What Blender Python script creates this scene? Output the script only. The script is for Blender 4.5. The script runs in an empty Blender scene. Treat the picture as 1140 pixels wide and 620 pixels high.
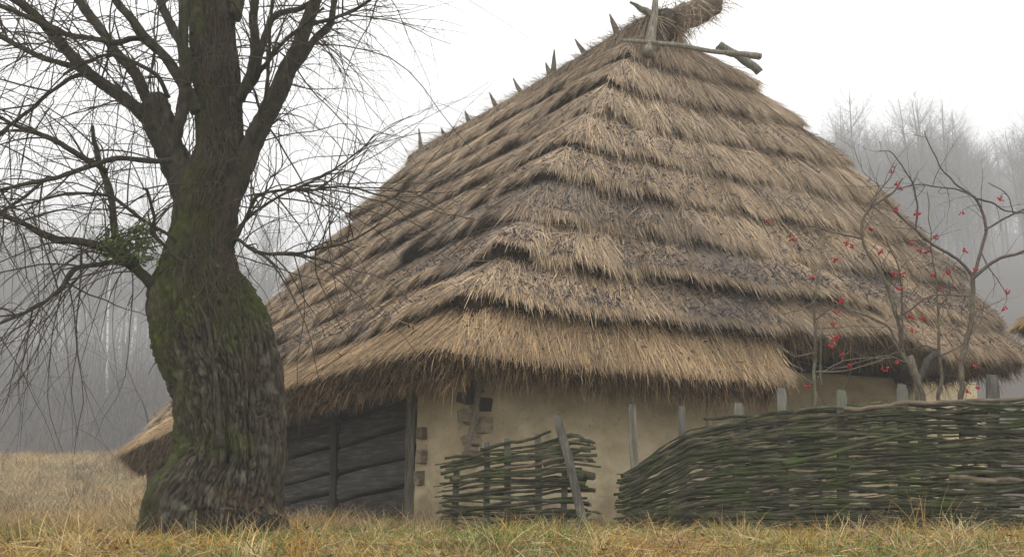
import bpy, math, random
import numpy as np
from math import radians, sin, cos, pi

random.seed(7)
RNG = np.random.default_rng(7)
scene = bpy.context.scene
COL = scene.collection

# ------------------------------------------------------------------ camera, world, sun, exposure
F = 1200.0                      # focal length in photo pixels (photo is 1140 wide)
PITCH = math.atan(275 / F)
CZ = 0.10
cam_data = bpy.data.cameras.new('camera')
cam_data.sensor_width = 36.0
cam_data.lens = F / 1140 * 36.0
cam_data.clip_start = 0.1
cam_data.clip_end = 3000
cam = bpy.data.objects.new('camera', cam_data)
COL.objects.link(cam)
cam.location = (0, 0, CZ)
cam.rotation_euler = (pi / 2 + PITCH, 0, 0)
scene.camera = cam

SUN_EL, SUN_AZ = radians(68), radians(200)
world = bpy.data.worlds.new('World')
scene.world = world
world.use_nodes = True
wn, wl = world.node_tree.nodes, world.node_tree.links
wn.clear()
w_out = wn.new('ShaderNodeOutputWorld')
w_bg = wn.new('ShaderNodeBackground')
w_bg.inputs['Strength'].default_value = 0.1
sky = wn.new('ShaderNodeTexSky')
sky.sky_type = 'NISHITA'
sky.sun_disc = False
sky.sun_elevation = SUN_EL
sky.sun_rotation = SUN_AZ
tc = wn.new('ShaderNodeTexCoord')
sep = wn.new('ShaderNodeSeparateXYZ')
ramp = wn.new('ShaderNodeValToRGB')          # overcast dome: darker at the horizon than overhead
ramp.color_ramp.elements[0].position = 0.0
ramp.color_ramp.elements[0].color = (0.42, 0.425, 0.43, 1)
ramp.color_ramp.elements[1].position = 0.24
ramp.color_ramp.elements[1].color = (1.0, 1.0, 1.0, 1)
mul = wn.new('ShaderNodeVectorMath')
mul.operation = 'SCALE'
mul.inputs['Scale'].default_value = 17.5
mix = wn.new('ShaderNodeMix')
mix.data_type = 'RGBA'
mix.inputs[0].default_value = 0.96
wl.new(tc.outputs['Generated'], sep.inputs[0])
wl.new(sep.outputs['Z'], ramp.inputs[0])
wl.new(ramp.outputs[0], mul.inputs[0])
wl.new(sky.outputs[0], mix.inputs[6])
wl.new(mul.outputs[0], mix.inputs[7])
wl.new(mix.outputs[2], w_bg.inputs['Color'])
wl.new(w_bg.outputs[0], w_out.inputs['Surface'])

sun_data = bpy.data.lights.new('sun', 'SUN')
sun_data.energy = 0.6
sun_data.angle = radians(25)
sun_data.color = (1.0, 0.96, 0.90)
sun = bpy.data.objects.new('sun', sun_data)
COL.objects.link(sun)
sun.rotation_euler = (pi / 2 - SUN_EL, 0, pi - SUN_AZ)

HAZE_DENSITY = 0.0031

scene.view_settings.view_transform = 'Standard'
scene.view_settings.look = 'None'
scene.view_settings.exposure = 0.55
scene.view_settings.gamma = 1.0
scene.view_settings.use_curve_mapping = False
scene.render.engine = 'CYCLES'
scene.cycles.max_bounces = 6
scene.cycles.diffuse_bounces = 3
scene.cycles.volume_bounces = 1
scene.cycles.use_adaptive_sampling = False
scene.cycles.use_denoising = True
try:
    scene.cycles.denoiser = 'OPENIMAGEDENOISE'
except Exception:
    pass

# ------------------------------------------------------------------ helpers
cp_, sp_ = cos(PITCH), sin(PITCH)


def at(px, py, Y):
    """world point on the photo's sight line through (px, py) at depth Y"""
    d = (px - 570) / F
    u = (310 - py) / F
    v = np.array([d, cp_ - u * sp_, sp_ + u * cp_])
    return v * (Y / v[1]) + np.array([0, 0, CZ])


def on_line(px, p, d):
    """distance along the ground line p + t*d where it crosses photo column px (near the horizon)"""
    k = (px - 570) / (F / cp_)
    return (k * p[1] - p[0]) / (d[0] - k * d[1])


def _hash(ix, iy, iz, seed):
    h = (ix * 374761393 + iy * 668265263 + iz * 2147483647 + seed * 974711) & 0xFFFFFFFF
    h = ((h ^ (h >> 13)) * 1274126177) & 0xFFFFFFFF
    h = ((h ^ (h >> 15)) * 2246822519) & 0xFFFFFFFF
    return ((h ^ (h >> 16)) & 0xFFFFFF) / float(0xFFFFFF)


def vnoise(p, seed=0):
    p = np.asarray(p, dtype=float)
    i = np.floor(p).astype(np.int64)
    f = p - i
    f = f * f * (3 - 2 * f)
    x, y, z = i[..., 0], i[..., 1], i[..., 2]
    fx, fy, fz = f[..., 0], f[..., 1], f[..., 2]
    out = 0
    for dx in (0, 1):
        for dy in (0, 1):
            for dz in (0, 1):
                w = (fx if dx else 1 - fx) * (fy if dy else 1 - fy) * (fz if dz else 1 - fz)
                out = out + w * _hash(x + dx, y + dy, z + dz, seed)
    return out * 2 - 1


def fbm(p, octaves=4, seed=0, gain=0.5):
    p = np.asarray(p, dtype=float)
    a, s, n = 1.0, 0.0, 0.0
    for k in range(octaves):
        s = s + a * vnoise(p * (2.0 ** k) + 17.3 * k, seed + k)
        n += a
        a *= gain
    return s / n


def xyz(x, y=0.0, z=0.0):
    x, y, z = np.broadcast_arrays(np.asarray(x, float), np.asarray(y, float), np.asarray(z, float))
    return np.stack([x, y, z], -1)


def norm(v):
    return v / np.maximum(np.linalg.norm(v, axis=-1, keepdims=True), 1e-9)


class Geo:
    """collects vertices, quads, triangles and per-vertex colours for ONE mesh"""

    def __init__(self):
        self.v, self.q, self.t, self.c, self.n = [], [], [], [], 0

    def add(self, v, q=None, t=None, c=None):
        v = np.asarray(v, float).reshape(-1, 3)
        if q is not None and len(q):
            self.q.append(np.asarray(q, np.int64).reshape(-1, 4) + self.n)
        if t is not None and len(t):
            self.t.append(np.asarray(t, np.int64).reshape(-1, 3) + self.n)
        self.v.append(v)
        if c is not None:
            c = np.broadcast_to(np.asarray(c, float), (len(v), 3))
        else:
            c = np.full((len(v), 3), 0.5)
        self.c.append(c)
        self.n += len(v)
        return self

    def mesh(self, name, mat=None, smooth=True, colors=False):
        me = bpy.data.meshes.new(name)
        v = np.concatenate(self.v)
        q = np.concatenate(self.q) if self.q else np.zeros((0, 4), np.int64)
        t = np.concatenate(self.t) if self.t else np.zeros((0, 3), np.int64)
        me.vertices.add(len(v))
        me.vertices.foreach_set('co', v.astype(np.float32).ravel())
        me.loops.add(q.size + t.size)
        me.loops.foreach_set('vertex_index', np.concatenate([q.ravel(), t.ravel()]).astype(np.int32))
        me.polygons.add(len(q) + len(t))
        st = np.concatenate([np.arange(len(q)) * 4, q.size + np.arange(len(t)) * 3]).astype(np.int32)
        me.polygons.foreach_set('loop_start', st)
        me.polygons.foreach_set('use_smooth', np.full(len(q) + len(t), smooth))
        if colors:
            a = me.color_attributes.new('Col', 'FLOAT_COLOR', 'POINT')
            c = np.concatenate(self.c)
            a.data.foreach_set('color', np.concatenate([c, np.ones((len(c), 1))], 1).astype(np.float32).ravel())
        me.update(calc_edges=True)
        me.validate()
        if mat is not None:
            me.materials.append(mat)
        return me


def link(name, me, parent=None):
    o = bpy.data.objects.new(name, me)
    COL.objects.link(o)
    if parent is not None:
        o.parent = parent
        o.matrix_parent_inverse = parent.matrix_basis.inverted()
    return o


def tag(o, label=None, cat=None, group=None, kind=None):
    if label:
        o['label'] = label
    if cat:
        o['category'] = cat
    if group:
        o['group'] = group
    if kind:
        o['kind'] = kind
    return o


def thing(name, label, cat, loc=(0, 0, 0), group=None):
    o = bpy.data.objects.new(name, None)
    o.empty_display_size = 0.2
    COL.objects.link(o)
    o.location = tuple(float(x) for x in loc)
    return tag(o, label, cat, group)


def tubes(P, R, sides=6, caps=False, profile=None, twist=0.0):
    """P (m,n,3) paths, R (m,n) radii -> verts, quads, tris"""
    P = np.asarray(P, float)
    R = np.asarray(R, float)
    if P.ndim == 2:
        P, R = P[None], R[None]
    m, n, _ = P.shape
    T = norm(np.gradient(P, axis=1))
    avg = norm(T.mean(1))
    k = np.argmin(np.abs(avg), axis=1)
    ref = np.zeros((m, 3))
    ref[np.arange(m), k] = 1
    ref = np.broadcast_to(ref[:, None], T.shape)
    N = norm(np.cross(T, ref))
    B = np.cross(T, N)
    th = np.arange(sides) / sides * 2 * pi + twist
    pr = np.ones(sides) if profile is None else np.asarray(profile)
    V = P[:, :, None] + R[:, :, None, None] * (N[:, :, None] * (np.cos(th) * pr)[None, None, :, None] + B[:, :, None] * (np.sin(th) * pr)[None, None, :, None])
    idx = np.arange(m * n * sides).reshape(m, n, sides)
    a = idx[:, :-1]
    b = np.roll(a, -1, 2)
    d = idx[:, 1:]
    c = np.roll(d, -1, 2)
    q = np.stack([a, b, c, d], -1).reshape(-1, 4)
    v = V.reshape(-1, 3)
    t = None
    if caps:
        base = len(v)
        v = np.concatenate([v, P[:, 0], P[:, -1]])
        c0 = base + np.arange(m)[:, None]
        c1 = base + m + np.arange(m)[:, None]
        s, e = idx[:, 0], idx[:, -1]
        t = np.concatenate([np.stack([np.broadcast_to(c0, s.shape), np.roll(s, -1, 1), s], -1).reshape(-1, 3),
                            np.stack([np.broadcast_to(c1, e.shape), e, np.roll(e, -1, 1)], -1).reshape(-1, 3)])
    return v, q, t


def resample(pts, n):
    """smooth curve (Catmull-Rom) through points of any dimension, n samples"""
    pts = np.asarray(pts, float)
    k = len(pts)
    if k == 2:
        s = np.linspace(0, 1, n)[:, None]
        return pts[0] * (1 - s) + pts[1] * s
    d = np.concatenate([[0], np.cumsum(np.linalg.norm(np.diff(pts[:, :3], axis=0), axis=1) + 1e-9)])
    s = np.linspace(0, d[-1], n)
    i = np.clip(np.searchsorted(d, s, 'right') - 1, 0, k - 2)
    u = ((s - d[i]) / (d[i + 1] - d[i]))[:, None]
    ext = np.concatenate([2 * pts[:1] - pts[1:2], pts, 2 * pts[-1:] - pts[-2:-1]])
    p0, p1, p2, p3 = ext[i], ext[i + 1], ext[i + 2], ext[i + 3]
    return 0.5 * (2 * p1 + (p2 - p0) * u + (2 * p0 - 5 * p1 + 4 * p2 - p3) * u ** 2 + (3 * p1 - p0 - 3 * p2 + p3) * u ** 3)


def ribbons(P, D, L, Wd, side, bend, col, segs=2, droop=None):
    """thin tapered blades: root P, direction D, length L, half width Wd, side vector, bend vector (added * s^2)"""
    m = len(P)
    s = np.linspace(0, 1, segs + 1)
    ctr = P[:, None] + D[:, None] * (L[:, None] * s)[..., None] + bend[:, None] * (s ** 2)[None, :, None]
    w = (Wd[:, None] * (1 - 0.75 * s ** 1.5))[..., None]
    Lf = ctr - side[:, None] * w
    Rt = ctr + side[:, None] * w
    V = np.stack([Lf, Rt], 2)                       # m, segs+1, 2, 3
    idx = np.arange(m * (segs + 1) * 2).reshape(m, segs + 1, 2)
    q = np.stack([idx[:, :-1, 0], idx[:, :-1, 1], idx[:, 1:, 1], idx[:, 1:, 0]], -1).reshape(-1, 4)
    c = np.repeat(col, (segs + 1) * 2, axis=0)
    return V.reshape(-1, 3), q, c


# ------------------------------------------------------------------ materials
def new_mat(name, rough=0.85, spec=0.2):
    m = bpy.data.materials.new(name)
    m.use_nodes = True
    nt = m.node_tree
    b = nt.nodes['Principled BSDF']
    b.inputs['Roughness'].default_value = rough
    b.inputs['Specular IOR Level'].default_value = spec
    return m, nt, b


def attr_mat(name, rough=0.85, spec=0.15):
    m, nt, b = new_mat(name, rough, spec)
    a = nt.nodes.new('ShaderNodeAttribute')
    a.attribute_name = 'Col'
    nt.links.new(a.outputs['Color'], b.inputs['Base Color'])
    return m


def noise_mat(name, stops, scale=(1, 1, 1), detail=6, rough=0.88, bump=0.3, bump_dist=0.02, rand=0.0, spec=0.15, second=None):
    """colour ramp over object-space noise, a bump from the same noise, optional per-object variation, optional second noise patch (colour, scale, lo, hi)"""
    m, nt, b = new_mat(name, rough, spec)
    N, Lk = nt.nodes, nt.links
    tcn = N.new('ShaderNodeTexCoord')
    mp = N.new('ShaderNodeMapping')
    mp.inputs['Scale'].default_value = scale
    nz = N.new('ShaderNodeTexNoise')
    nz.inputs['Scale'].default_value = 1.0
    nz.inputs['Detail'].default_value = detail
    nz.inputs['Roughness'].default_value = 0.62
    Lk.new(tcn.outputs['Object'], mp.inputs[0])
    Lk.new(mp.outputs[0], nz.inputs['Vector'])
    rp = N.new('ShaderNodeValToRGB')
    els = rp.color_ramp.elements
    while len(els) < len(stops):
        els.new(0.5)
    for e, (p, c) in zip(els, stops):
        e.position = p
        e.color = (*c, 1)
    Lk.new(nz.outputs['Fac'], rp.inputs[0])
    col = rp.outputs[0]
    if second:
        c2, sc2, lo, hi = second
        n2 = N.new('ShaderNodeTexNoise')
        n2.inputs['Scale'].default_value = sc2
        n2.inputs['Detail'].default_value = 5
        Lk.new(tcn.outputs['Object'], n2.inputs['Vector'])
        mr = N.new('ShaderNodeMapRange')
        mr.inputs[1].default_value = lo
        mr.inputs[2].default_value = hi
        Lk.new(n2.outputs['Fac'], mr.inputs[0])
        mx = N.new('ShaderNodeMix')
        mx.data_type = 'RGBA'
        Lk.new(mr.outputs[0], mx.inputs[0])
        Lk.new(col, mx.inputs[6])
        mx.inputs[7].default_value = (*c2, 1)
        col = mx.outputs[2]
    if rand:
        oi = N.new('ShaderNodeObjectInfo')
        mr = N.new('ShaderNodeMapRange')
        mr.inputs[3].default_value = 1 - rand
        mr.inputs[4].default_value = 1 + rand
        Lk.new(oi.outputs['Random'], mr.inputs[0])
        hs = N.new('ShaderNodeHueSaturation')
        Lk.new(mr.outputs[0], hs.inputs['Value'])
        Lk.new(col, hs.inputs['Color'])
        col = hs.outputs[0]
    Lk.new(col, b.inputs['Base Color'])
    if bump:
        bp = N.new('ShaderNodeBump')
        bp.inputs['Strength'].default_value = bump
        bp.inputs['Distance'].default_value = bump_dist
        Lk.new(nz.outputs['Fac'], bp.inputs['Height'])
        Lk.new(bp.outputs[0], b.inputs['Normal'])
    return m


M_STRAW = attr_mat('straw', 0.8, 0.2)
M_THATCH_BASE = noise_mat('thatch_base', [(0.3, (0.02, 0.015, 0.011)), (0.7, (0.075, 0.055, 0.034))], (14, 14, 14), bump=0.6)
M_GRASS = attr_mat('grass_blades', 0.75, 0.2)
M_BARK = attr_mat('willow_bark', 0.92, 0.15)
M_LIMB = noise_mat('limb_bark', [(0.3, (0.016, 0.014, 0.011)), (0.55, (0.045, 0.039, 0.028)), (0.8, (0.10, 0.088, 0.064))], (14, 14, 9), bump=0.8, bump_dist=0.02, second=((0.033, 0.040, 0.012), 4.0, 0.52, 0.72))
M_TWIG = noise_mat('twig_bark', [(0.3, (0.025, 0.02, 0.015)), (0.8, (0.09, 0.07, 0.045))], (8, 8, 8), bump=0)
M_PLASTER = noise_mat('clay_plaster', [(0.25, (0.33, 0.265, 0.155)), (0.55, (0.52, 0.43, 0.275)), (0.8, (0.60, 0.505, 0.34))], (1.1, 1.1, 2.2), detail=9, bump=0.5, bump_dist=0.03, second=((0.27, 0.21, 0.125), 1.7, 0.50, 0.78))
M_LOG = noise_mat('weathered_log', [(0.25, (0.014, 0.012, 0.010)), (0.55, (0.062, 0.056, 0.049)), (0.8, (0.18, 0.168, 0.15))], (2.0, 2.0, 26), detail=8, bump=0.7, bump_dist=0.02, rand=0.25)
M_LOGEND = noise_mat('log_end_wood', [(0.25, (0.07, 0.058, 0.043)), (0.7, (0.24, 0.20, 0.145))], (9, 9, 9), bump=0.6, rand=0.3)
def weather_clay(m):
    nt = m.node_tree
    N, Lk = nt.nodes, nt.links
    b = N['Principled BSDF']
    src = b.inputs['Base Color'].links[0].from_socket
    tcn = N.new('ShaderNodeTexCoord')
    sx = N.new('ShaderNodeSeparateXYZ')
    Lk.new(tcn.outputs['Object'], sx.inputs[0])
    nz = N.new('ShaderNodeTexNoise')
    nz.inputs['Scale'].default_value = 3.0
    nz.inputs['Detail'].default_value = 6
    Lk.new(tcn.outputs['Object'], nz.inputs['Vector'])
    ad = N.new('ShaderNodeMath')
    ad.operation = 'MULTIPLY_ADD'
    ad.inputs[1].default_value = -0.9
    Lk.new(nz.outputs['Fac'], ad.inputs[0])
    Lk.new(sx.outputs['Z'], ad.inputs[2])
    mr = N.new('ShaderNodeMapRange')            # splashed mud low on the wall
    mr.inputs[1].default_value, mr.inputs[2].default_value = -0.28, 0.06
    mr.inputs[3].default_value, mr.inputs[4].default_value = 0.75, 0.0
    Lk.new(ad.outputs[0], mr.inputs[0])
    mx = N.new('ShaderNodeMix')
    mx.data_type = 'RGBA'
    Lk.new(mr.outputs[0], mx.inputs[0])
    Lk.new(src, mx.inputs[6])
    mx.inputs[7].default_value = (0.13, 0.10, 0.065, 1)
    wn_ = N.new('ShaderNodeTexNoise')
    wn_.inputs['Scale'].default_value = 2.5
    Lk.new(tcn.outputs['Object'], wn_.inputs['Vector'])
    vm = N.new('ShaderNodeVectorMath')
    vm.operation = 'ADD'
    Lk.new(tcn.outputs['Object'], vm.inputs[0])
    Lk.new(wn_.outputs['Color'], vm.inputs[1])
    vo = N.new('ShaderNodeTexVoronoi')
    vo.feature = 'DISTANCE_TO_EDGE'
    vo.inputs['Scale'].default_value = 1.9
    Lk.new(vm.outputs[0], vo.inputs['Vector'])
    cr = N.new('ShaderNodeMapRange')
    cr.inputs[1].default_value, cr.inputs[2].default_value = 0.0, 0.012
    cr.inputs[3].default_value, cr.inputs[4].default_value = 0.45, 0.0
    Lk.new(vo.outputs['Distance'], cr.inputs[0])
    mx2 = N.new('ShaderNodeMix')
    mx2.data_type = 'RGBA'
    Lk.new(cr.outputs[0], mx2.inputs[0])
    Lk.new(mx.outputs[2], mx2.inputs[6])
    mx2.inputs[7].default_value = (0.10, 0.075, 0.045, 1)
    Lk.new(mx2.outputs[2], b.inputs['Base Color'])


weather_clay(M_PLASTER)
M_CLAYLOG = noise_mat('clay_smeared_log', [(0.3, (0.10, 0.082, 0.056)), (0.5, (0.21, 0.172, 0.112)), (0.8, (0.34, 0.28, 0.18))], (7, 7, 14), bump=0.9, bump_dist=0.03, rand=0.25)
M_DARKWOOD = noise_mat('dark_wood', [(0.25, (0.02, 0.018, 0.016)), (0.75, (0.075, 0.066, 0.055))], (20, 20, 2.5), bump=0.5, rand=0.2)
M_DARKSTAKE = noise_mat('weathered_plank', [(0.3, (0.03, 0.028, 0.023)), (0.55, (0.085, 0.08, 0.066)), (0.8, (0.19, 0.18, 0.15))], (34, 34, 2.5), bump=0.6, bump_dist=0.01)
M_PALEWOOD = noise_mat('pale_wood', [(0.3, (0.06, 0.052, 0.04)), (0.55, (0.16, 0.142, 0.112)), (0.75, (0.29, 0.265, 0.22))], (30, 30, 3), bump=0.6, bump_dist=0.01, rand=0.2, second=((0.10, 0.12, 0.07), 3.5, 0.5, 0.75))
M_STAKE = noise_mat('stake_wood', [(0.25, (0.04, 0.037, 0.031)), (0.55, (0.115, 0.11, 0.092)), (0.8, (0.21, 0.20, 0.17))], (34, 34, 3), bump=0.6, bump_dist=0.01, rand=0.25, second=((0.09, 0.11, 0.05), 4, 0.5, 0.75))
M_ROD = noise_mat('wattle_rod', [(0.25, (0.010, 0.009, 0.006)), (0.48, (0.036, 0.035, 0.020)), (0.70, (0.088, 0.083, 0.054)), (0.90, (0.23, 0.21, 0.165))], (5, 5, 16), detail=8, bump=0.6, bump_dist=0.008, rand=0.5, second=((0.034, 0.046, 0.012), 3.2, 0.50, 0.68))
M_ROD_ENDS = noise_mat('wattle_rod_peeled', [(0.25, (0.05, 0.04, 0.027)), (0.7, (0.15, 0.118, 0.08))], (8, 8, 20), bump=0.4, rand=0.3)
M_SHRUB = noise_mat('shrub_bark', [(0.3, (0.045, 0.035, 0.025)), (0.75, (0.15, 0.12, 0.085))], (20, 20, 20), bump=0.5, bump_dist=0.005, second=((0.13, 0.145, 0.08), 4, 0.5, 0.7))
M_SHRUB_DARK = noise_mat('shrub_twig', [(0.3, (0.05, 0.04, 0.035)), (0.75, (0.14, 0.11, 0.085))], (20, 20, 20), bump=0)
M_FOREST = noise_mat('forest_bark', [(0.3, (0.07, 0.063, 0.057)), (0.8, (0.17, 0.155, 0.14))], (3, 3, 1), bump=0, rand=0.2)
M_BIRCH = noise_mat('birch_bark', [(0.36, (0.06, 0.06, 0.06)), (0.44, (0.62, 0.62, 0.60)), (0.8, (0.78, 0.78, 0.76))], (2, 2, 5), bump=0)
M_BEECH = noise_mat('russet_leaves', [(0.3, (0.10, 0.05, 0.03)), (0.8, (0.20, 0.10, 0.06))], (2, 2, 2), bump=0)
M_SPRIG = noise_mat('sprig_leaf', [(0.3, (0.05, 0.075, 0.02)), (0.8, (0.12, 0.16, 0.05))], (20, 20, 20), bump=0)
M_SOIL = noise_mat('meadow_soil', [(0.3, (0.075, 0.06, 0.03)), (0.55, (0.16, 0.125, 0.06)), (0.8, (0.24, 0.19, 0.10))], (1.3, 1.3, 1.3), detail=8, bump=0.8, bump_dist=0.06, second=((0.075, 0.085, 0.025), 0.5, 0.5, 0.7))
_nt = M_SOIL.node_tree                         # forest floor of dark leaf litter beyond the meadow
_b = _nt.nodes['Principled BSDF']
_src = _b.inputs['Base Color'].links[0].from_socket
_tc = _nt.nodes.new('ShaderNodeTexCoord')
_sx = _nt.nodes.new('ShaderNodeSeparateXYZ')
_mr = _nt.nodes.new('ShaderNodeMapRange')
_mr.inputs[1].default_value, _mr.inputs[2].default_value = 57, 64
_mx = _nt.nodes.new('ShaderNodeMix')
_mx.data_type = 'RGBA'
_nt.links.new(_tc.outputs['Object'], _sx.inputs[0])
_nt.links.new(_sx.outputs['Y'], _mr.inputs[0])
_nt.links.new(_mr.outputs[0], _mx.inputs[0])
_nt.links.new(_src, _mx.inputs[6])
_mx.inputs[7].default_value = (0.05, 0.036, 0.028, 1)
_nt.links.new(_mx.outputs[2], _b.inputs['Base Color'])
M_BERRY, _nt, _b = new_mat('berry_red', 0.4, 0.3)
_b.inputs['Base Color'].default_value = (0.33, 0.007, 0.009, 1)


# ------------------------------------------------------------------ ground
def sstep(x, a, b):
    t = np.clip((x - a) / (b - a), 0, 1)
    return t * t * (3 - 2 * t)


def ground_z(x, y):
    x, y = np.broadcast_arrays(np.asarray(x, float), np.asarray(y, float))
    z = -1.55 * np.clip((13 - y) / 13, 0, 1.6) ** 2.5
    left = sstep(-x / np.maximum(y, 1), -0.30, 0.05)        # the meadow climbs on the left behind the hut
    t = np.clip((y - 27) / 28, 0, 1)
    z = z + left * 3.6 * t ** 1.25
    z = z + np.clip(y - 55, 0, 500) * 0.03 + left * np.clip(y - 80, 0, 240) * 0.15
    right = sstep(x / np.maximum(y, 1), 0.05, 0.35)
    z = z + right * np.clip(y - 60, 0, 300) * 0.30
    near = np.clip(1 - np.hypot(x, y - 18) / 14, 0, 1)
    return z + 0.05 * fbm(xyz(x * 0.6, y * 0.6), 3, 5) * (1 - 0.5 * near) + 0.25 * fbm(xyz(x * 0.12, y * 0.12), 2, 9) * sstep(y, 26, 40)


def build_ground():
    ys = np.concatenate([np.arange(-20, 4, 1.0), np.arange(4, 16, 0.15), np.arange(16, 70, 0.5), np.geomspace(70, 990, 80)])
    k = np.concatenate([-np.geomspace(2.2, 0.62, 14), np.linspace(-0.6, 0.6, 130), np.geomspace(0.62, 2.2, 14)])
    Y, K = np.meshgrid(ys, k, indexing='ij')
    X = K * np.maximum(np.abs(Y), 14)
    V = xyz(X, Y, ground_z(X, Y))
    n, m = Y.shape
    idx = np.arange(n * m).reshape(n, m)
    q = np.stack([idx[:-1, :-1], idx[:-1, 1:], idx[1:, 1:], idx[1:, :-1]], -1).reshape(-1, 4)
    g = Geo().add(V, q)
    o = link('ground', g.mesh('ground', M_SOIL))
    tag(o, 'rough autumn meadow sloping under the hut and up to the misty forest', 'ground', kind='structure')


build_ground()

# haze: one even box of air round the whole place
def build_haze():
    x0, x1, y0, y1, z0, z1 = -560, 560, -60, 1000, -8, 165
    v = [(x, y, z) for z in (z0, z1) for y in (y0, y1) for x in (x0, x1)]
    q = [(0, 2, 3, 1), (4, 5, 7, 6), (0, 1, 5, 4), (2, 6, 7, 3), (0, 4, 6, 2), (1, 3, 7, 5)]
    m = bpy.data.materials.new('haze_air')
    m.use_nodes = True
    nt = m.node_tree
    nt.nodes.clear()
    out = nt.nodes.new('ShaderNodeOutputMaterial')
    pv = nt.nodes.new('ShaderNodeVolumePrincipled')
    pv.inputs['Color'].default_value = (0.72, 0.723, 0.72, 1)
    pv.inputs['Density'].default_value = HAZE_DENSITY
    nt.links.new(pv.outputs[0], out.inputs['Volume'])
    o = link('haze', Geo().add(v, q).mesh('haze', m, smooth=False))
    tag(o, 'pale autumn fog filling the air between the hut and the forest', 'haze', kind='stuff')


build_haze()

# ------------------------------------------------------------------ the thatched hut
uL = np.array([-0.5816, 0.8135, 0.0])
uR = norm(np.array([0.88, 0.475, 0.0]))
E0 = at(487, 408, 12.9) + np.array([0, 0, 0.14])
E1 = E0 + uR * 12.4
E1[2] = 2.0
E3 = E0 + uL * 13.4
E3[2] = 1.38
E2 = E0 + uR * 11.2 + uL * 13.0
E2[2] = 1.7
RA = E0 + uR * 5.7 + uL * 2.75
RA[2] = 8.68
RB = RA + uL * 7.9
RB[2] = 8.5
hut = thing('thatched_hut', 'old thatched clay and log hut with a tall stepped straw roof', 'hut', (E0[0] + 3, E0[1] + 6, 0))


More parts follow.
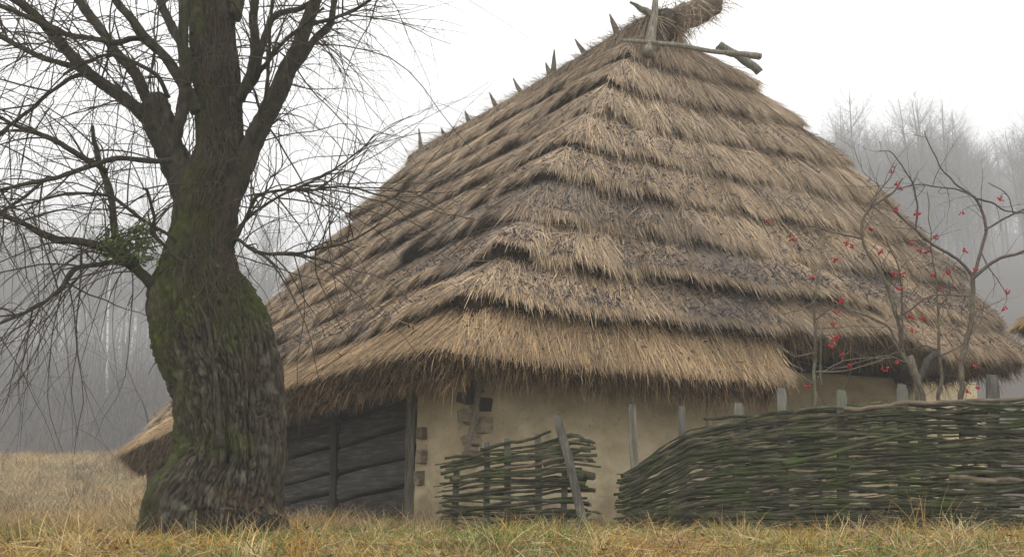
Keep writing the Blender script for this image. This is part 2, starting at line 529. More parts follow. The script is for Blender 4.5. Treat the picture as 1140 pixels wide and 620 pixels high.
class Roof:
    """stepped straw hip roof; u runs round the eave (left, front, right, back), v from eave 0 to ridge 1"""

    def __init__(self, corners, ridge, counts, courses, thick, eave_thick, smooth_m, cut=None, seed=3, profile=0.0, left_sag=0.0, bulge=0.0):
        self.N, self.T, self.ET, self.seed = courses, thick, eave_thick, seed
        nv = 160
        self.nv = nv
        e0, r0, fid = [], [], []
        for i in range(4):
            a, b = corners[i], corners[(i + 1) % 4]
            ra, rb = ridge[i], ridge[(i + 1) % 4]
            n = counts[i]
            s = (np.arange(n) / n)[:, None]
            seg = a * (1 - s) + b * s
            if i == 0 and left_sag:
                seg[:, 2] += left_sag * 4 * (s * (1 - s))[:, 0]
            e0.append(seg)
            r0.append(ra * (1 - s) + rb * s)
            fid.append(i + s[:, 0])
        e0, r0 = np.concatenate(e0), np.concatenate(r0)
        self.fid = np.concatenate(fid)
        self.nu = len(e0)
        v = np.linspace(0, 1, nv)[:, None, None]
        G = e0[None] * (1 - v) + r0[None] * v
        G[..., 2] += profile * np.sin(v[..., 0] * pi)
        if bulge:
            w = bulge * np.sin(v[..., 0] ** 1.25 * pi) * sstep(self.fid, 1.25, 1.95)[None] * (1 - sstep(self.fid, 2.6, 3.0))[None]
            G = G + w[..., None] * np.array([uR[0], uR[1], 0.25])
        # round the hips: circular smoothing along u, window shrinking towards the ridge
        per = np.linalg.norm(np.diff(e0, axis=0, append=e0[:1]), axis=1)
        step = per.mean()
        K = max(1, int(smooth_m / step / 2))
        def blur(A, k):
            c = np.cumsum(np.concatenate([A[:, -k:], A, A[:, :k]], 1), 1)
            z = np.zeros_like(c[:, :1])
            c = np.concatenate([z, c], 1)
            return (c[:, 2 * k + 1:] - c[:, :-(2 * k + 1)]) / (2 * k + 1)
        G1 = blur(blur(G, K), K)
        G2 = blur(blur(G, max(1, K // 3)), max(1, K // 3))
        w = np.linspace(0, 1, nv)[:, None, None]
        G = G1 * (1 - w) + G2 * w
        self.G = G
        du = np.roll(G, -1, 1) - np.roll(G, 1, 1)
        dv = np.gradient(G, axis=0)
        n = norm(np.cross(du, dv))
        ctr = G.mean((0, 1))
        flip = np.sign(((G - ctr) * n).sum(-1).mean())
        self.n = n * flip
        self.down = norm(-dv)
        per = np.linalg.norm(np.diff(G[0], axis=0, append=G[0][:1]), axis=1)
        self.arc = np.concatenate([[0], np.cumsum(per)])
        self.len_v = np.linalg.norm(G[-1] - G[0], axis=-1)
        self.ring = np.linalg.norm(np.roll(G, -1, 1) - G, axis=-1)
        self.cut = cut            # (u index from, to) where the lowest course is missing
        P = G[0]
        nn = fbm(xyz(P[:, 0] * 1.3, P[:, 1] * 1.3, 0.0), 3, seed)
        self.nbase = [0.015 * fbm(xyz(P[:, 0] * 1.1, P[:, 1] * 1.1, k * 7.1), 3, seed + k) + 0.012 * fbm(xyz(P[:, 0] * 6, P[:, 1] * 6, k * 3.3), 2, seed + 30 + k) for k in range(courses + 1)]
        self.nbase[0] = self.nbase[0] * 0.5
        self.nbase[courses] = self.nbase[courses] * 0
        self.vb = np.stack([np.clip(k / courses + self.nbase[k], 0, 1) for k in range(courses + 1)], 0)   # (N+1, nu)
        self.Tk = np.stack([thick * np.clip(1.0 + 0.8 * fbm(xyz(P[:, 0] * 0.8, P[:, 1] * 0.8, k * 5.7), 3, seed + 60 + k) + 0.9 * fbm(xyz(P[:, 0] * 3, P[:, 1] * 3, k * 5.7), 2, seed + 70 + k), 0.15, 2.0) * (1.15 - 0.35 * k / courses) * (1 + (1.35 if k in (1, 2) else 0) * sstep(self.fid, 0.93, 1.02) * (1 - sstep(self.fid, 1.55, 1.75))) for k in range(courses)], 0)
        self.Tk = np.minimum(self.Tk, thick * 2.1)
        self.Tk[0] = thick * 1.3
        self.vcut = np.zeros(self.nu)
        if cut is not None:
            m = (self.fid > cut[0]) & (self.fid < cut[1])
            self.vcut[m] = self.vb[1][m] + 0.02

    def samp(self, A, ui, v):
        """bilinear sample of grid A (nv,nu,...) at fractional u index and v"""
        f = np.clip(v, 0, 1) * (self.nv - 1)
        j = np.clip(f.astype(int), 0, self.nv - 2)
        fv = (f - j)
        i = np.floor(ui).astype(int) % self.nu
        i2 = (i + 1) % self.nu
        fu = ui - np.floor(ui)
        if A.ndim == 3:
            fv, fu = fv[:, None], fu[:, None]
        return (A[j, i] * (1 - fu) + A[j, i2] * fu) * (1 - fv) + (A[j + 1, i] * (1 - fu) + A[j + 1, i2] * fu) * fv

    def base_mesh(self, g):
        rows = []
        ii = np.arange(self.nu, dtype=float)

        def row(v, d):
            p = self.samp(self.G, ii, v)
            n = self.samp(self.n, ii, v)
            rows.append(p + n * np.asarray(d)[..., None])

        vc = self.vcut
        zero = np.zeros(self.nu)
        row(vc + 0.26, zero - self.ET - 0.05)
        row(vc + 0.02, zero - self.ET)
        row(vc + 0.0, zero - self.ET * 0.75)
        for k in range(self.N):
            lo = np.maximum(self.vb[k], vc)
            hi = np.maximum(self.vb[k + 1], vc)
            act = np.clip((hi - lo) * 200, 0, 1)
            for fr in (0.0, 0.12, 0.35, 0.7, 1.0):
                row(lo * (1 - fr) + hi * fr, act * (self.Tk[k] * (1 - fr) * 0.9) + (1 - act) * 0.0)
        V = np.stack(rows, 0)
        r, n, _ = V.shape
        idx = np.arange(r * n).reshape(r, n)
        nx = np.roll(idx, -1, 1)
        q = np.stack([idx[:-1], nx[:-1], nx[1:], idx[1:]], -1).reshape(-1, 4)
        g.add(V, q)
        # close the top
        top = V[-1]
        h = n // 2
        return g

    def pick_u(self, n, weights):
        """random u indices, weight per face (left, front, right, back)"""
        w = np.array([weights[int(f)] for f in self.fid]) * np.diff(self.arc)
        c = np.cumsum(w) / w.sum()
        i = np.searchsorted(c, RNG.random(n))
        return i + RNG.random(n)

    def strands(self, g, n, weights, lip=False, col_fn=None, len_rng=(0.30, 0.85), width=(0.003, 0.0068), spread=0.17):
        ui = self.pick_u(int(n * 1.9), weights)
        i = np.floor(ui).astype(int) % self.nu
        v = RNG.random(len(ui))
        keep = (RNG.random(len(ui)) < self.samp(self.ring / self.ring[0], ui, v) * 0.97 + 0.03) & (v > self.vcut[i])
        ui, v, i = ui[keep][:n], v[keep][:n], i[keep][:n]
        # which course
        k = np.zeros(len(ui), int)
        for c in range(1, self.N):
            k += (v >= self.vb[c, i])
        k = np.clip(k, 0, self.N - 1)
        lo = np.maximum(self.vb[k, i], self.vcut[i])
        hi = self.vb[np.minimum(k + 1, self.N), i]
        fr = np.clip((v - lo) / np.maximum(hi - lo, 1e-4), 0, 1)
        if lip:
            fr = fr * 0.45
            v = lo + (hi - lo) * fr
        P = self.samp(self.G, ui, v)
        nn = norm(self.samp(self.n, ui, v))
        dn = norm(self.samp(self.down, ui, v))
        steep = norm(np.array([0, 0, -1.0]) - nn * (nn @ np.array([0, 0, -1.0]))[:, None])
        dn = norm(dn * 0.55 + steep * 0.45)
        T = self.Tk[k, i]
        lenv = self.len_v[i % self.nu]
        clen = (hi - lo) * lenv
        slope = T / np.maximum(clen, 0.2)
        base = P + nn * (T * (1 - fr) - 0.02 + RNG.random(len(v)) * 0.035)[:, None]
        side = norm(np.cross(dn, nn))
        # neighbouring stalks lie in tufts: a smooth comb field plus individual scatter
        comb = 0.16 * fbm(xyz(P[:, 0] * 1.2, P[:, 1] * 1.2, P[:, 2] * 1.2), 2, self.seed + 90) + 0.26 * fbm(xyz(P[:, 0] * 4.5, P[:, 1] * 4.5, P[:, 2] * 4.5), 2, self.seed + 91)
        ang = comb + RNG.normal(0, spread, len(v)) * np.where(RNG.random(len(v)) < 0.08, 2.8, 1.0)
        lift = RNG.normal(0.03, 0.045, len(v)) + np.where(RNG.random(len(v)) < 0.05, 0.13, 0)
        D = norm(dn * np.cos(ang)[:, None] + side * np.sin(ang)[:, None] + nn * (slope + lift)[:, None])
        L = RNG.uniform(*len_rng, len(v))
        dist = fr * clen
        over = RNG.gamma(1.3, 0.062, len(v)) + 0.02
        over = np.where(k == 0, over * 0.6, over)
        L = np.minimum(L, dist + over)
        ok = L > 0.07
        bend = np.zeros_like(D)
        bend[:, 2] = -L * RNG.uniform(0.0, 0.22, len(v)) * np.clip((L - dist) / 0.1, 0.1, 1)
        sd = norm(np.cross(D, nn + RNG.normal(0, 0.35, nn.shape)))
        Wd = RNG.uniform(*width, len(v))
        col = col_fn(P, k, fr, len(v), i)
        s = ok
        vv, q, c = ribbons(base[s], D[s], L[s], Wd[s], sd[s], bend[s], col[s], 2)
        g.add(vv, q, None, c)


def straw_colour(P, k, fr, n, i):
    pal = np.array([[0.52, 0.385, 0.235], [0.42, 0.30, 0.18], [0.31, 0.22, 0.135], [0.215, 0.16, 0.11], [0.40, 0.325, 0.25], [0.085, 0.065, 0.045]])
    pr = np.array([0.20, 0.27, 0.21, 0.12, 0.14, 0.06])
    c = pal[RNG.choice(len(pal), n, p=pr)]
    patch = fbm(xyz(P[:, 0] * 0.9, P[:, 1] * 0.9, P[:, 2] * 0.9), 4, 41)
    c = c * (0.98 + 0.5 * patch)[:, None]
    c = c * RNG.uniform(0.60, 1.5, n)[:, None] * np.array([0.93, 0.92, 0.90])
    # rain-darkened grey patches on the lower courses
    wet = np.clip(fbm(xyz(P[:, 0] * 0.7, P[:, 1] * 0.7, P[:, 2] * 1.6), 3, 77) * 2.2 - 0.05, 0, 1) * np.clip((5 - k) / 3, 0, 1) * (k > 0)
    grey = np.array([0.12, 0.105, 0.098])
    m = (wet * 0.85)[:, None]
    c = c * (1 - m) + grey * RNG.uniform(0.5, 1.7, (n, 1)) * m
    gold = ((k == 0) * 0.5)[:, None]
    c = c * (1 + gold * np.array([0.14, 0.02, -0.22]))
    up = 0.05 + np.clip((k - 1) / 5, 0, 1)[:, None] * 0.14
    c = c * (1 - up) + c.mean(1, keepdims=True) * np.array([1.1, 1.0, 0.88]) * up
    return c


def panicles(roof, g, n):
    """grey-purple reed heads lying along the lower edges of the lower courses"""
    ui = roof.pick_u(n, (0.9, 1.4, 0.25, 0.0))
    i = np.floor(ui).astype(int) % roof.nu
    k = RNG.choice(7, n, p=[0.03, 0.31, 0.28, 0.16, 0.10, 0.07, 0.05])
    lo, hi = roof.vb[k, i], roof.vb[k + 1, i]
    fr = np.abs(RNG.normal(0, 0.42, n))
    fr = np.where(fr > 0.98, RNG.random(n) * 0.5, fr)
    v = lo + (hi - lo) * fr
    P = roof.samp(roof.G, ui, v)
    clump = fbm(xyz(P[:, 0] * 1.1, P[:, 1] * 1.1, P[:, 2] * 1.1), 3, 55)
    ok = (clump + RNG.normal(0, 0.2, n) > -0.05) & (v > roof.vcut[i])
    ui, i, k, fr, v, P = ui[ok], i[ok], k[ok], fr[ok], v[ok], P[ok]
    n = len(v)
    nn = norm(roof.samp(roof.n, ui, v))
    dn = norm(roof.samp(roof.down, ui, v))
    base = P + nn * (roof.Tk[k, i] * (1 - fr) + RNG.uniform(0.0, 0.05, n))[:, None]
    D = norm(dn * 0.7 + RNG.normal(0, 0.75, (n, 3)))
    D = D - nn * np.clip((D * nn).sum(-1), -1, 0)[:, None] * 0.8
    pal = np.array([[0.05, 0.042, 0.048], [0.10, 0.088, 0.092], [0.24, 0.21, 0.20], [0.034, 0.03, 0.032]])
    c = pal[RNG.choice(4, n, p=[0.36, 0.3, 0.14, 0.2])] * RNG.uniform(0.7, 1.3, (n, 1))
    L = RNG.uniform(0.035, 0.10, n)
    vv, q, cc = ribbons(base, norm(D), L, RNG.uniform(0.006, 0.013, n), norm(np.cross(D, nn + RNG.normal(0, .5, nn.shape))), nn * 0.01, c, 2)
    g.add(vv, q, None, cc)


def hanging(roof, g, n, weights):
    """ragged brown straw ends showing under the eave"""
    ui = roof.pick_u(n, weights)
    i = np.floor(ui).astype(int) % roof.nu
    dep = RNG.random(n)
    v = roof.vcut[i] + 0.002 + RNG.random(n) * 0.02
    P = roof.samp(roof.G, ui, v)
    nn = norm(roof.samp(roof.n, ui, v))
    dn = norm(roof.samp(roof.down, ui, v))
    tops = np.where(roof.vcut[i] > 0, roof.Tk[1, i], roof.Tk[0, i])
    base = P + nn * (-roof.ET + dep * (roof.ET + tops * 0.9))[:, None] - dn * 0.05
    D = norm(dn * 0.8 + np.array([0, 0, -0.6]) + RNG.normal(0, 0.42, (n, 3)))
    L = 0.08 + RNG.gamma(2.0, 0.052, n)
    L = np.where(RNG.random(n) < 0.03, L + 0.15, L) * np.where(roof.fid[i] < 0.9, 0.72, 1.0)
    pal = np.array([[0.32, 0.205, 0.10], [0.18, 0.12, 0.065], [0.05, 0.037, 0.025], [0.42, 0.30, 0.16]])
    c = pal[RNG.choice(4, n, p=[0.3, 0.32, 0.26, 0.12])] * RNG.uniform(0.7, 1.2, (n, 1))
    bend = np.zeros((n, 3))
    bend[:, 2] = -0.04
    vv, q, cc = ribbons(base, D, L, RNG.uniform(0.004, 0.009, n), norm(np.cross(D, RNG.normal(0, 1, (n, 3)))), bend, c, 2)
    g.add(vv, q, None, cc)


RA2 = RA + uR * 1.25 + np.array([0, 0, -0.12])
RA1 = RA - uR * 0.25
RB1, RB2 = RB - uR * 0.25, RB + uR * 0.25
roof = Roof([E3, E0, E1, E2], [RB1, RA1, RA2, RB2], (430, 420, 260, 160), 9, 0.145, 0.40, 1.5, cut=(1.445, 3.0), seed=3, profile=0.05, left_sag=0.18, bulge=0.55)
base_geo = roof.base_mesh(Geo())
thatch = link('thatch_roof', base_geo.mesh('thatch_roof', M_THATCH_BASE), hut)
sg = Geo()
roof.strands(sg, 290000, (1.0, 1.35, 0.55, 0.25), col_fn=straw_colour)
roof.strands(sg, 100000, (1.0, 1.35, 0.4, 0.2), lip=True, col_fn=straw_colour, len_rng=(0.25, 0.5))
panicles(roof, sg, 42000)
hanging(roof, sg, 60000, (1.0, 1.3, 0.6, 0.3))
tag(link('straw', sg.mesh('straw', M_STRAW, smooth=False, colors=True), thatch), kind='stuff')


def ridge_cap():
    """straw packed over the ridge line"""
    g = Geo()
    n = 30
    p = resample(np.stack([RA - uL * 0.35 + [0, 0, -0.12], RA + [0, 0, .05], (RA + RB) / 2 + [0, 0, -.02], RB + [0, 0, .03], RB + uL * 0.3 + [0, 0, -0.15]]), n)
    r = np.full(n, 0.30)
    r[0] = r[-1] = 0.12
    v, q, t = tubes(p, r, 14, True)
    v = v + 0.05 * fbm(v * 2.5, 3, 8)[:, None]
    g.add(v, q, t)
    cap = link('ridge_cap', g.mesh('ridge_cap', M_THATCH_BASE), hut)
    m = 9000
    s = RNG.random(m) ** 1.2 * (n - 1.01)
    i = s.astype(int)
    c = p[i] + (p[np.minimum(i + 1, n - 1)] - p[i]) * (s - i)[:, None]
    th = RNG.uniform(-0.2, pi + 0.2, m)
    across = np.cross(uL, [0, 0, 1.0])
    nn = across[None] * np.cos(th)[:, None] + np.array([0, 0, 1.0])[None] * np.sin(th)[:, None]
    P = c + nn * 0.31
    D = norm(np.cross(np.broadcast_to(uL, nn.shape), nn) * np.where(np.cos(th) > 0, -1, 1)[:, None] * -1 + RNG.normal(0, 0.45, (m, 3)))
    D = np.where((D[:, 2:3] > 0.2), -D, D)
    L = RNG.uniform(0.2, 0.6, m)
    bend = np.zeros((m, 3))
    bend[:, 2] = -L * 0.25
    k = np.full(m, 8)
    col = straw_colour(P, k, th, m, i)
    vv, q, cc = ribbons(P, D, L, RNG.uniform(0.004, 0.008, m), norm(np.cross(D, nn)), bend, col, 2)
    g2 = Geo().add(vv, q, None, cc)
    tag(link('straw', g2.mesh('straw', M_STRAW, smooth=False, colors=True), cap), kind='stuff')


ridge_cap()


def pole(name, p, r, mat, parent, sides=10, n=14, wob=0.02, square=False, seed=0, caps=True):
    """round (or split, squarish) pole through points p with radii r"""
    pr = resample(np.concatenate([np.asarray(p, float), np.asarray(r, float)[:, None]], 1), n)
    P, R = pr[:, :3], pr[:, 3]
    P = P + wob * np.stack([fbm(xyz(np.arange(n) * 0.37, seed, j * 9.1), 2, 4) for j in range(3)], 1)
    prof = None
    if square:
        th = np.arange(sides) / sides * 2 * pi
        prof = 0.82 / np.maximum(np.abs(np.cos(th)), np.abs(np.sin(th))) ** 0.85
    v, q, t = tubes(P, R, sides, caps, prof)
    v = v + (0.10 * R.mean()) * np.stack([fbm(v * 9 + j * 5, 2, 3 + seed) for j in range(3)], 1)
    return link(name, Geo().add(v, q, t).mesh(name, mat, smooth=not square), parent)


# ridge furniture
YA = RA[1]
pegs = [((687, 38), (680, 20)), ((655, 66), (643, 48)), ((616, 88), (617, 62)), ((584, 112), (574, 92)), ((556, 128), (547, 108)), ((525, 143), (519, 127)), ((497, 156), (492, 145)), ((470, 178), (467, 150)), ((614, 90), (609, 74))]
for j, (b, t) in enumerate(pegs):
    k = (735 - b[0]) / 265
    Y = YA + k * 6.6 - 0.25
    pb, pt = at(*b, Y + 0.05), at(t[0] + (t[0] - b[0]) * .25, t[1] + (t[1] - b[1]) * .25, Y - 0.1)
    pole('ridge_peg', [pb, (pb + pt) / 2, pt], [0.07, 0.05, 0.012], M_PALEWOOD, hut, sides=8, n=8, wob=0.01, seed=j)
YF = YA - 0.55
pole('ridge_pole', [at(693, 45, YF - .1), at(745, 50, YF - .25), at(800, 58, YF), at(847, 62, YF + .2)], [0.03, 0.042, 0.04, 0.05], M_PALEWOOD, hut, seed=11)
pole('ridge_pole', [at(800, 50, YF + .5), at(825, 65, YF + .5), at(846, 80, YF + .5)], [0.06, 0.075, 0.075], M_PALEWOOD, hut, seed=12)
pole('ridge_pole', [at(798, 54, YF + .9), at(815, 60, YF + .7), at(847, 63, YF + .5)], [0.05, 0.06, 0.06], M_PALEWOOD, hut, seed=13)
pole('ridge_pole', [at(721, 62, YF - .25), at(727, 30, YF - .05), at(731, -22, YF + .1)], [0.09, 0.075, 0.04], M_PALEWOOD, hut, seed=14)
pole('ridge_pole', [at(733, 24, YF + .05), at(718, 12, YF), at(701, 3, YF - .1)], [0.07, 0.06, 0.02], M_PALEWOOD, hut, seed=15)
pole('ridge_log', [at(722, 40, YA + .1), at(745, 29, YA + .08), at(770, 16, YA + .05), at(796, 2, YA)], [0.13, 0.20, 0.235, 0.25], M_LOGEND, hut, sides=20, n=26, wob=0.05, seed=16)


def log_tuft():
    n = 1100
    a, b = at(730, 30, YA), at(796, 0, YA)
    P = a + (b - a) * RNG.random(n)[:, None] + RNG.normal(0, 0.115, (n, 3))
    D = norm((b - a)[None] * RNG.choice([-1, 1], n)[:, None] * 0.4 + RNG.normal(0, 0.35, (n, 3)) + np.array([0, 0, -0.2]))
    L = RNG.uniform(0.15, 0.45, n)
    col = straw_colour(P, np.full(n, 8), L, n, None) * 0.8
    bend = np.zeros((n, 3))
    bend[:, 2] = -L * 0.3
    g = Geo()
    vv, q, c = ribbons(P, D, L, RNG.uniform(0.004, 0.008, n), norm(np.cross(D, RNG.normal(0, 1, (n, 3)))), bend, col, 2)
    tag(link('ridge_straw', g.add(vv, q, None, c).mesh('ridge_straw', M_STRAW, smooth=False, colors=True), hut), kind='stuff')


log_tuft()

# walls -------------------------------------------------------------
C0 = at(530, 588, 14.4)
C0[2] = 0


def wall_sheet(name, p0, p1, z0, z1a, z1b, thick, mat, parent, amp=0.03, seed=0, step=0.05):
    """a closed hand-plastered wall slab from p0 to p1; its outer face is lumpy; outside is to the right of p0->p1"""
    p0, p1 = np.array(p0, float), np.array(p1, float)
    d = p1 - p0
    Lw = np.linalg.norm(d[:2])
    d = d / Lw
    o = np.array([d[1], -d[0], 0])
    nx, nz = max(4, int(Lw / step)), max(4, int((max(z1a, z1b) - z0) / step))
    s = np.linspace(0, 1, nx)
    h = np.linspace(0, 1, nz)
    S, H = np.meshgrid(s, h, indexing='ij')
    Z = z0 + H * (z1a + (z1b - z1a) * S - z0)
    Pb = p0[None, None] + (S * Lw)[..., None] * d
    base = np.stack([Pb[..., 0], Pb[..., 1], Z], -1)
    off = amp * fbm(base * np.array([1.2, 1.2, 2.6]), 4, seed) + amp * 0.45 * fbm(base * np.array([3, 3, 9]), 3, seed + 5)
    edge = np.minimum(np.minimum(S, 1 - S) * Lw / 0.10, 1)
    off = off - 0.05 * (1 - edge) ** 2
    Vf = base + off[..., None] * o
    Vb = base - thick * o
    idx = np.arange(nx * nz).reshape(nx, nz)
    q = np.stack([idx[:-1, :-1], idx[1:, :-1], idx[1:, 1:], idx[:-1, 1:]], -1).reshape(-1, 4)
    g = Geo()
    v = np.concatenate([Vf.reshape(-1, 3), Vb.reshape(-1, 3)])
    m = nx * nz
    ring = np.concatenate([idx[:, 0], idx[-1, 1:], idx[-2::-1, -1], idx[0, -2:0:-1]])
    r2 = np.roll(ring, -1)
    qs = np.stack([ring, ring + m, r2 + m, r2], -1)
    g.add(v, np.concatenate([q, q[:, ::-1] + m, qs]))
    return link(name, g.mesh(name, mat), parent)


def eave_h(p, inset=0.45):
    """height just under the roof at plan point p"""
    d = np.linalg.norm(roof.G[..., :2] - np.asarray(p)[None, None, :2], axis=-1)
    j, i = np.unravel_index(np.argmin(d), d.shape)
    return roof.G[j, i, 2] - inset


tpost = on_line(457, C0, uL)            # plaster meets logs here
tback = on_line(163, C0, uL)
pA = C0 + uL * tpost
pB = C0 + uL * tback
# left side: clay section next to the corner
wall_sheet('clay_wall', C0 + uL * (tpost - 0.02), C0, -0.3, eave_h(pA), eave_h(C0), 0.3, M_PLASTER, hut, 0.035, 3)
# front: clay wall to the doorway, then set back clay wall under the raised eave
sdoor0, sdoor1 = on_line(800, C0, uR), on_line(862, C0, uR)
pD0, pD1 = C0 + uR * sdoor0, C0 + uR * sdoor1
wall_sheet('clay_wall', C0 + uR * 0.02, pD0, -0.3, eave_h(C0), eave_h(pD0), 0.3, M_PLASTER, hut, 0.05, 13)
din = uL * 1.7
pR0 = pD0 + din
send = on_line(1104, C0 + din, uR)
pR1 = C0 + din + uR * send
wall_sheet('clay_wall', C0 + din + uR * (sdoor1 - 0.05), pR1, -0.3, 2.75, 2.9, 0.3, M_PLASTER, hut, 0.04, 23)
# dark doorway between them
wall_sheet('clay_wall', pD0 - uR * 0.02, pD0 + din * 1.0 - uR * 0.02, -0.3, 2.1, 2.2, 0.12, M_PLASTER, hut, 0.01, 33)
dd0, dd1 = C0 + din + uR * (sdoor0 + 0.05), C0 + din + uR * (sdoor1 - 0.08)
door = wall_sheet('door', dd0, dd1, -0.1, 2.0, 2.0, 0.06, M_DARKWOOD, hut, 0.006, 43)
for s in (0.25, 0.5, 0.75):
    p = dd0 * (1 - s) + dd1 * s - uL * 0.035
    pole('batten', [p + [0, 0, -0.05], p + [0, 0, 1.0], p + [0, 0, 1.9]], [0.03, 0.03, 0.03], M_DARKWOOD, door, sides=8, n=6, wob=0.004, square=True, seed=int(s * 10))
lint = C0 + din
wall_sheet('lintel', lint + uR * (sdoor0 - 0.1) - uL * 0.02, lint + uR * (sdoor1 + 0.1) - uL * 0.02, 2.0, 2.75, 2.75, 0.1, M_DARKWOOD, hut, 0.01, 53)
# small dark window on the set-back wall
sw = on_line(905, lint, uR)
wz = 1.55
win = wall_sheet('window', lint + uR * (sw - .28) - uL * 0.05, lint + uR * (sw + .28) - uL * 0.05, wz - .3, wz + .3, wz + .3, 0.04, M_DARKWOOD, hut, 0.003, 63)
# closing walls at the right and back
pRB = pR1 + uL * 8.8
wall_sheet('clay_wall', pR1, pRB, -0.3, 2.3, 2.0, 0.3, M_PLASTER, hut, 0.04, 73, 0.2)
wall_sheet('log_wall', pRB, pB, -0.3, 1.9, 1.75, 0.25, M_LOG, hut, 0.03, 83, 0.2)
# inner ceiling so nothing shines through
# log section of the left side, in two bays of hewn logs
tmid = on_line(368, C0, uL)


def hewn_logs(t0, t1, inset, n, seed):
    zt = min(eave_h(C0 + uL * t0, 0.25), 2.2)
    hgt = (zt + 0.15) / n
    rr = random.Random(seed)
    z = -0.15
    tilt = 0.085
    edges = [z]
    for k in range(n):
        edges.append(edges[-1] + hgt * rr.uniform(0.85, 1.15))
    Lw = t1 - t0
    m = max(10, int(Lw / 0.07))
    s = np.linspace(0, 1, m)
    outw = -norm(np.cross([0, 0, 1.0], uL)) * -1.0
    outw = np.array([-uL[1], uL[0], 0.0])
    outw = outw if outw @ (E0 - RA) > 0 and False else np.array([uL[1], -uL[0], 0]) * -1
    for k in range(n):
        lo = edges[k] + 0.016 + 0.03 * (s if k % 2 else 1 - s) + 0.03 * fbm(xyz(s * Lw * 0.7, k, seed), 3, 5) - tilt * (s * Lw)
        hi = edges[k + 1] - 0.012 + 0.03 * fbm(xyz(s * Lw * 0.7, k + 1, seed), 3, 5) - tilt * (s * Lw)
        if k == n - 1:
            hi = hi + 0.35 + tilt * s * Lw
        rings = []
        prof = [(0.0, 0.16), (0.03, 0.5), (0.045, 0.85), (0.04, 1.0 - 0.02), (-0.16, 0.98), (-0.16, 0.02), (0.03, 0.02)]
        prof = [(-0.16, 0.0), (0.015, 0.0), (0.045, 0.12), (0.055, 0.35), (0.05, 0.65), (0.035, 0.88), (0.005, 1.0), (-0.16, 1.0)]
        for (d, f) in prof:
            zz = lo + (hi - lo) * f
            dd = d + 0.02 * fbm(xyz(s * Lw * 1.2, f * 2 + k * 5, seed + 2), 3, 8) + rr.uniform(-.004, .004)
            base = C0[None] + uL[None] * (t0 + s * Lw)[:, None] + outw[None] * (dd - inset)[:, None]
            rings.append(np.stack([base[:, 0], base[:, 1], zz], -1))
        V = np.stack(rings, 1)
        r = len(prof)
        idx = np.arange(m * r).reshape(m, r)
        q = np.stack([idx[:-1], np.roll(idx, -1, 1)[:-1], np.roll(idx, -1, 1)[1:], idx[1:]], -1).reshape(-1, 4)
        caps_t = [(idx[e, 0], idx[e, j], idx[e, j + 1]) for e in (0, -1) for j in range(1, r - 1)]
        link('hewn_log', Geo().add(V, q, caps_t).mesh('hewn_log', M_LOG), hut)


hewn_logs(tpost + 0.09, tmid - 0.07, 0.10, 6, 5)
hewn_logs(tmid + 0.07, tback - 0.05, 0.10, 6, 9)
# dark-coloured sheet behind the logs, standing in for shade in the gaps
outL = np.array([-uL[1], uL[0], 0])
wall_sheet('gap_shade_sheet', C0 + uL * tback - outL * 0.30, C0 + uL * tpost - outL * 0.30, -0.2, 1.6, 2.2, 0.04, M_DARKWOOD, hut, 0.0, 93, 0.3)


def post(px_t, r, mat, ztop, seed, off=0.0, name='wall_post'):
    p = C0 + uL * px_t + outL * off
    return pole(name, [p + [0, 0, -0.2], p + [0.01, 0, 0.9], p + [0, 0, ztop]], [r, r, r * 0.95], mat, hut, sides=16, n=10, wob=0.015, square=True, seed=seed)


post(tpost + 0.03, 0.085, M_PALEWOOD, 2.1, 1, 0.02)
post(tmid, 0.06, M_DARKWOOD, 2.0, 2, 0.0)
post(tback, 0.09, M_DARKWOOD, 1.5, 3, -0.02)
# stub ends of the logs showing in the clay beside the post and at the corner
stubs = [(470, 482, 5, 9), (470, 508, 5.5, 11), (468, 532, 5.5, 11)]
for j, (px, py, w, h) in enumerate(stubs):
    t = on_line(px, C0, uL)
    p = C0 + uL * t
    z = at(px, py, p[1])[2]
    p = p + outL * 0.05 + np.array([0, 0, z])
    hh = h / F * p[1]
    pole('log_end', [p - outL * 0.10 + [0, 0, 0], p + [0, 0, 0], p + outL * 0.035], [hh * 0.85, hh * 0.88, hh * 0.8], M_CLAYLOG, hut, sides=16, n=6, wob=0.004, square=True, seed=j + 20)
corner = [(516, 464, 11), (519, 490, 8), (539, 474, 13), (529, 510, 11), (517, 513, 7), (539, 449, 11), (515, 442, 9), (533, 430, 11)]
for j, (px, py, w) in enumerate(corner):
    z = at(px, py, C0[1])[2]
    x = at(px, py, C0[1] - 0.05)[0]
    p = np.array([x, C0[1] - 0.04 + (0.12 if px > 530 else 0.02), z])
    r = w / F * 14 * 0.95
    dirn = norm(-uL if px > 528 else outL)
    pole('log_end', [p - dirn * 0.2, p - dirn * 0.03, p + dirn * (0.03 + 0.05 * ((j * 7) % 3) / 2)], [r, r * (0.9 + 0.07 * (j % 3)), r * 0.85], M_CLAYLOG if j < 5 else M_DARKWOOD, hut, sides=16, n=9, wob=0.03, square=True, seed=j + 30)
pole('prop_pole', [at(517, 512, 14.1), at(524, 480, 14.1), at(536, 425, 14.12), at(538, 415, 14.15)], [0.04, 0.04, 0.045, 0.045], M_LOGEND, hut, seed=50)
# forked porch post and braces under the raised eave
Yp = 16.0
pole('porch_post', [at(1022, 470, Yp)*[1, 1, 0] + [0, 0, -.1], at(1024, 445, Yp), at(1018, 415, Yp), at(1012, 396, Yp)], [0.065, 0.062, 0.06, 0.06], M_LOGEND, hut, seed=51)
pole('porch_brace', [at(1021, 425, Yp), at(1032, 404, Yp + .1), at(1044, 390, Yp + .2)], [0.06, 0.055, 0.05], M_DARKWOOD, hut, seed=52)

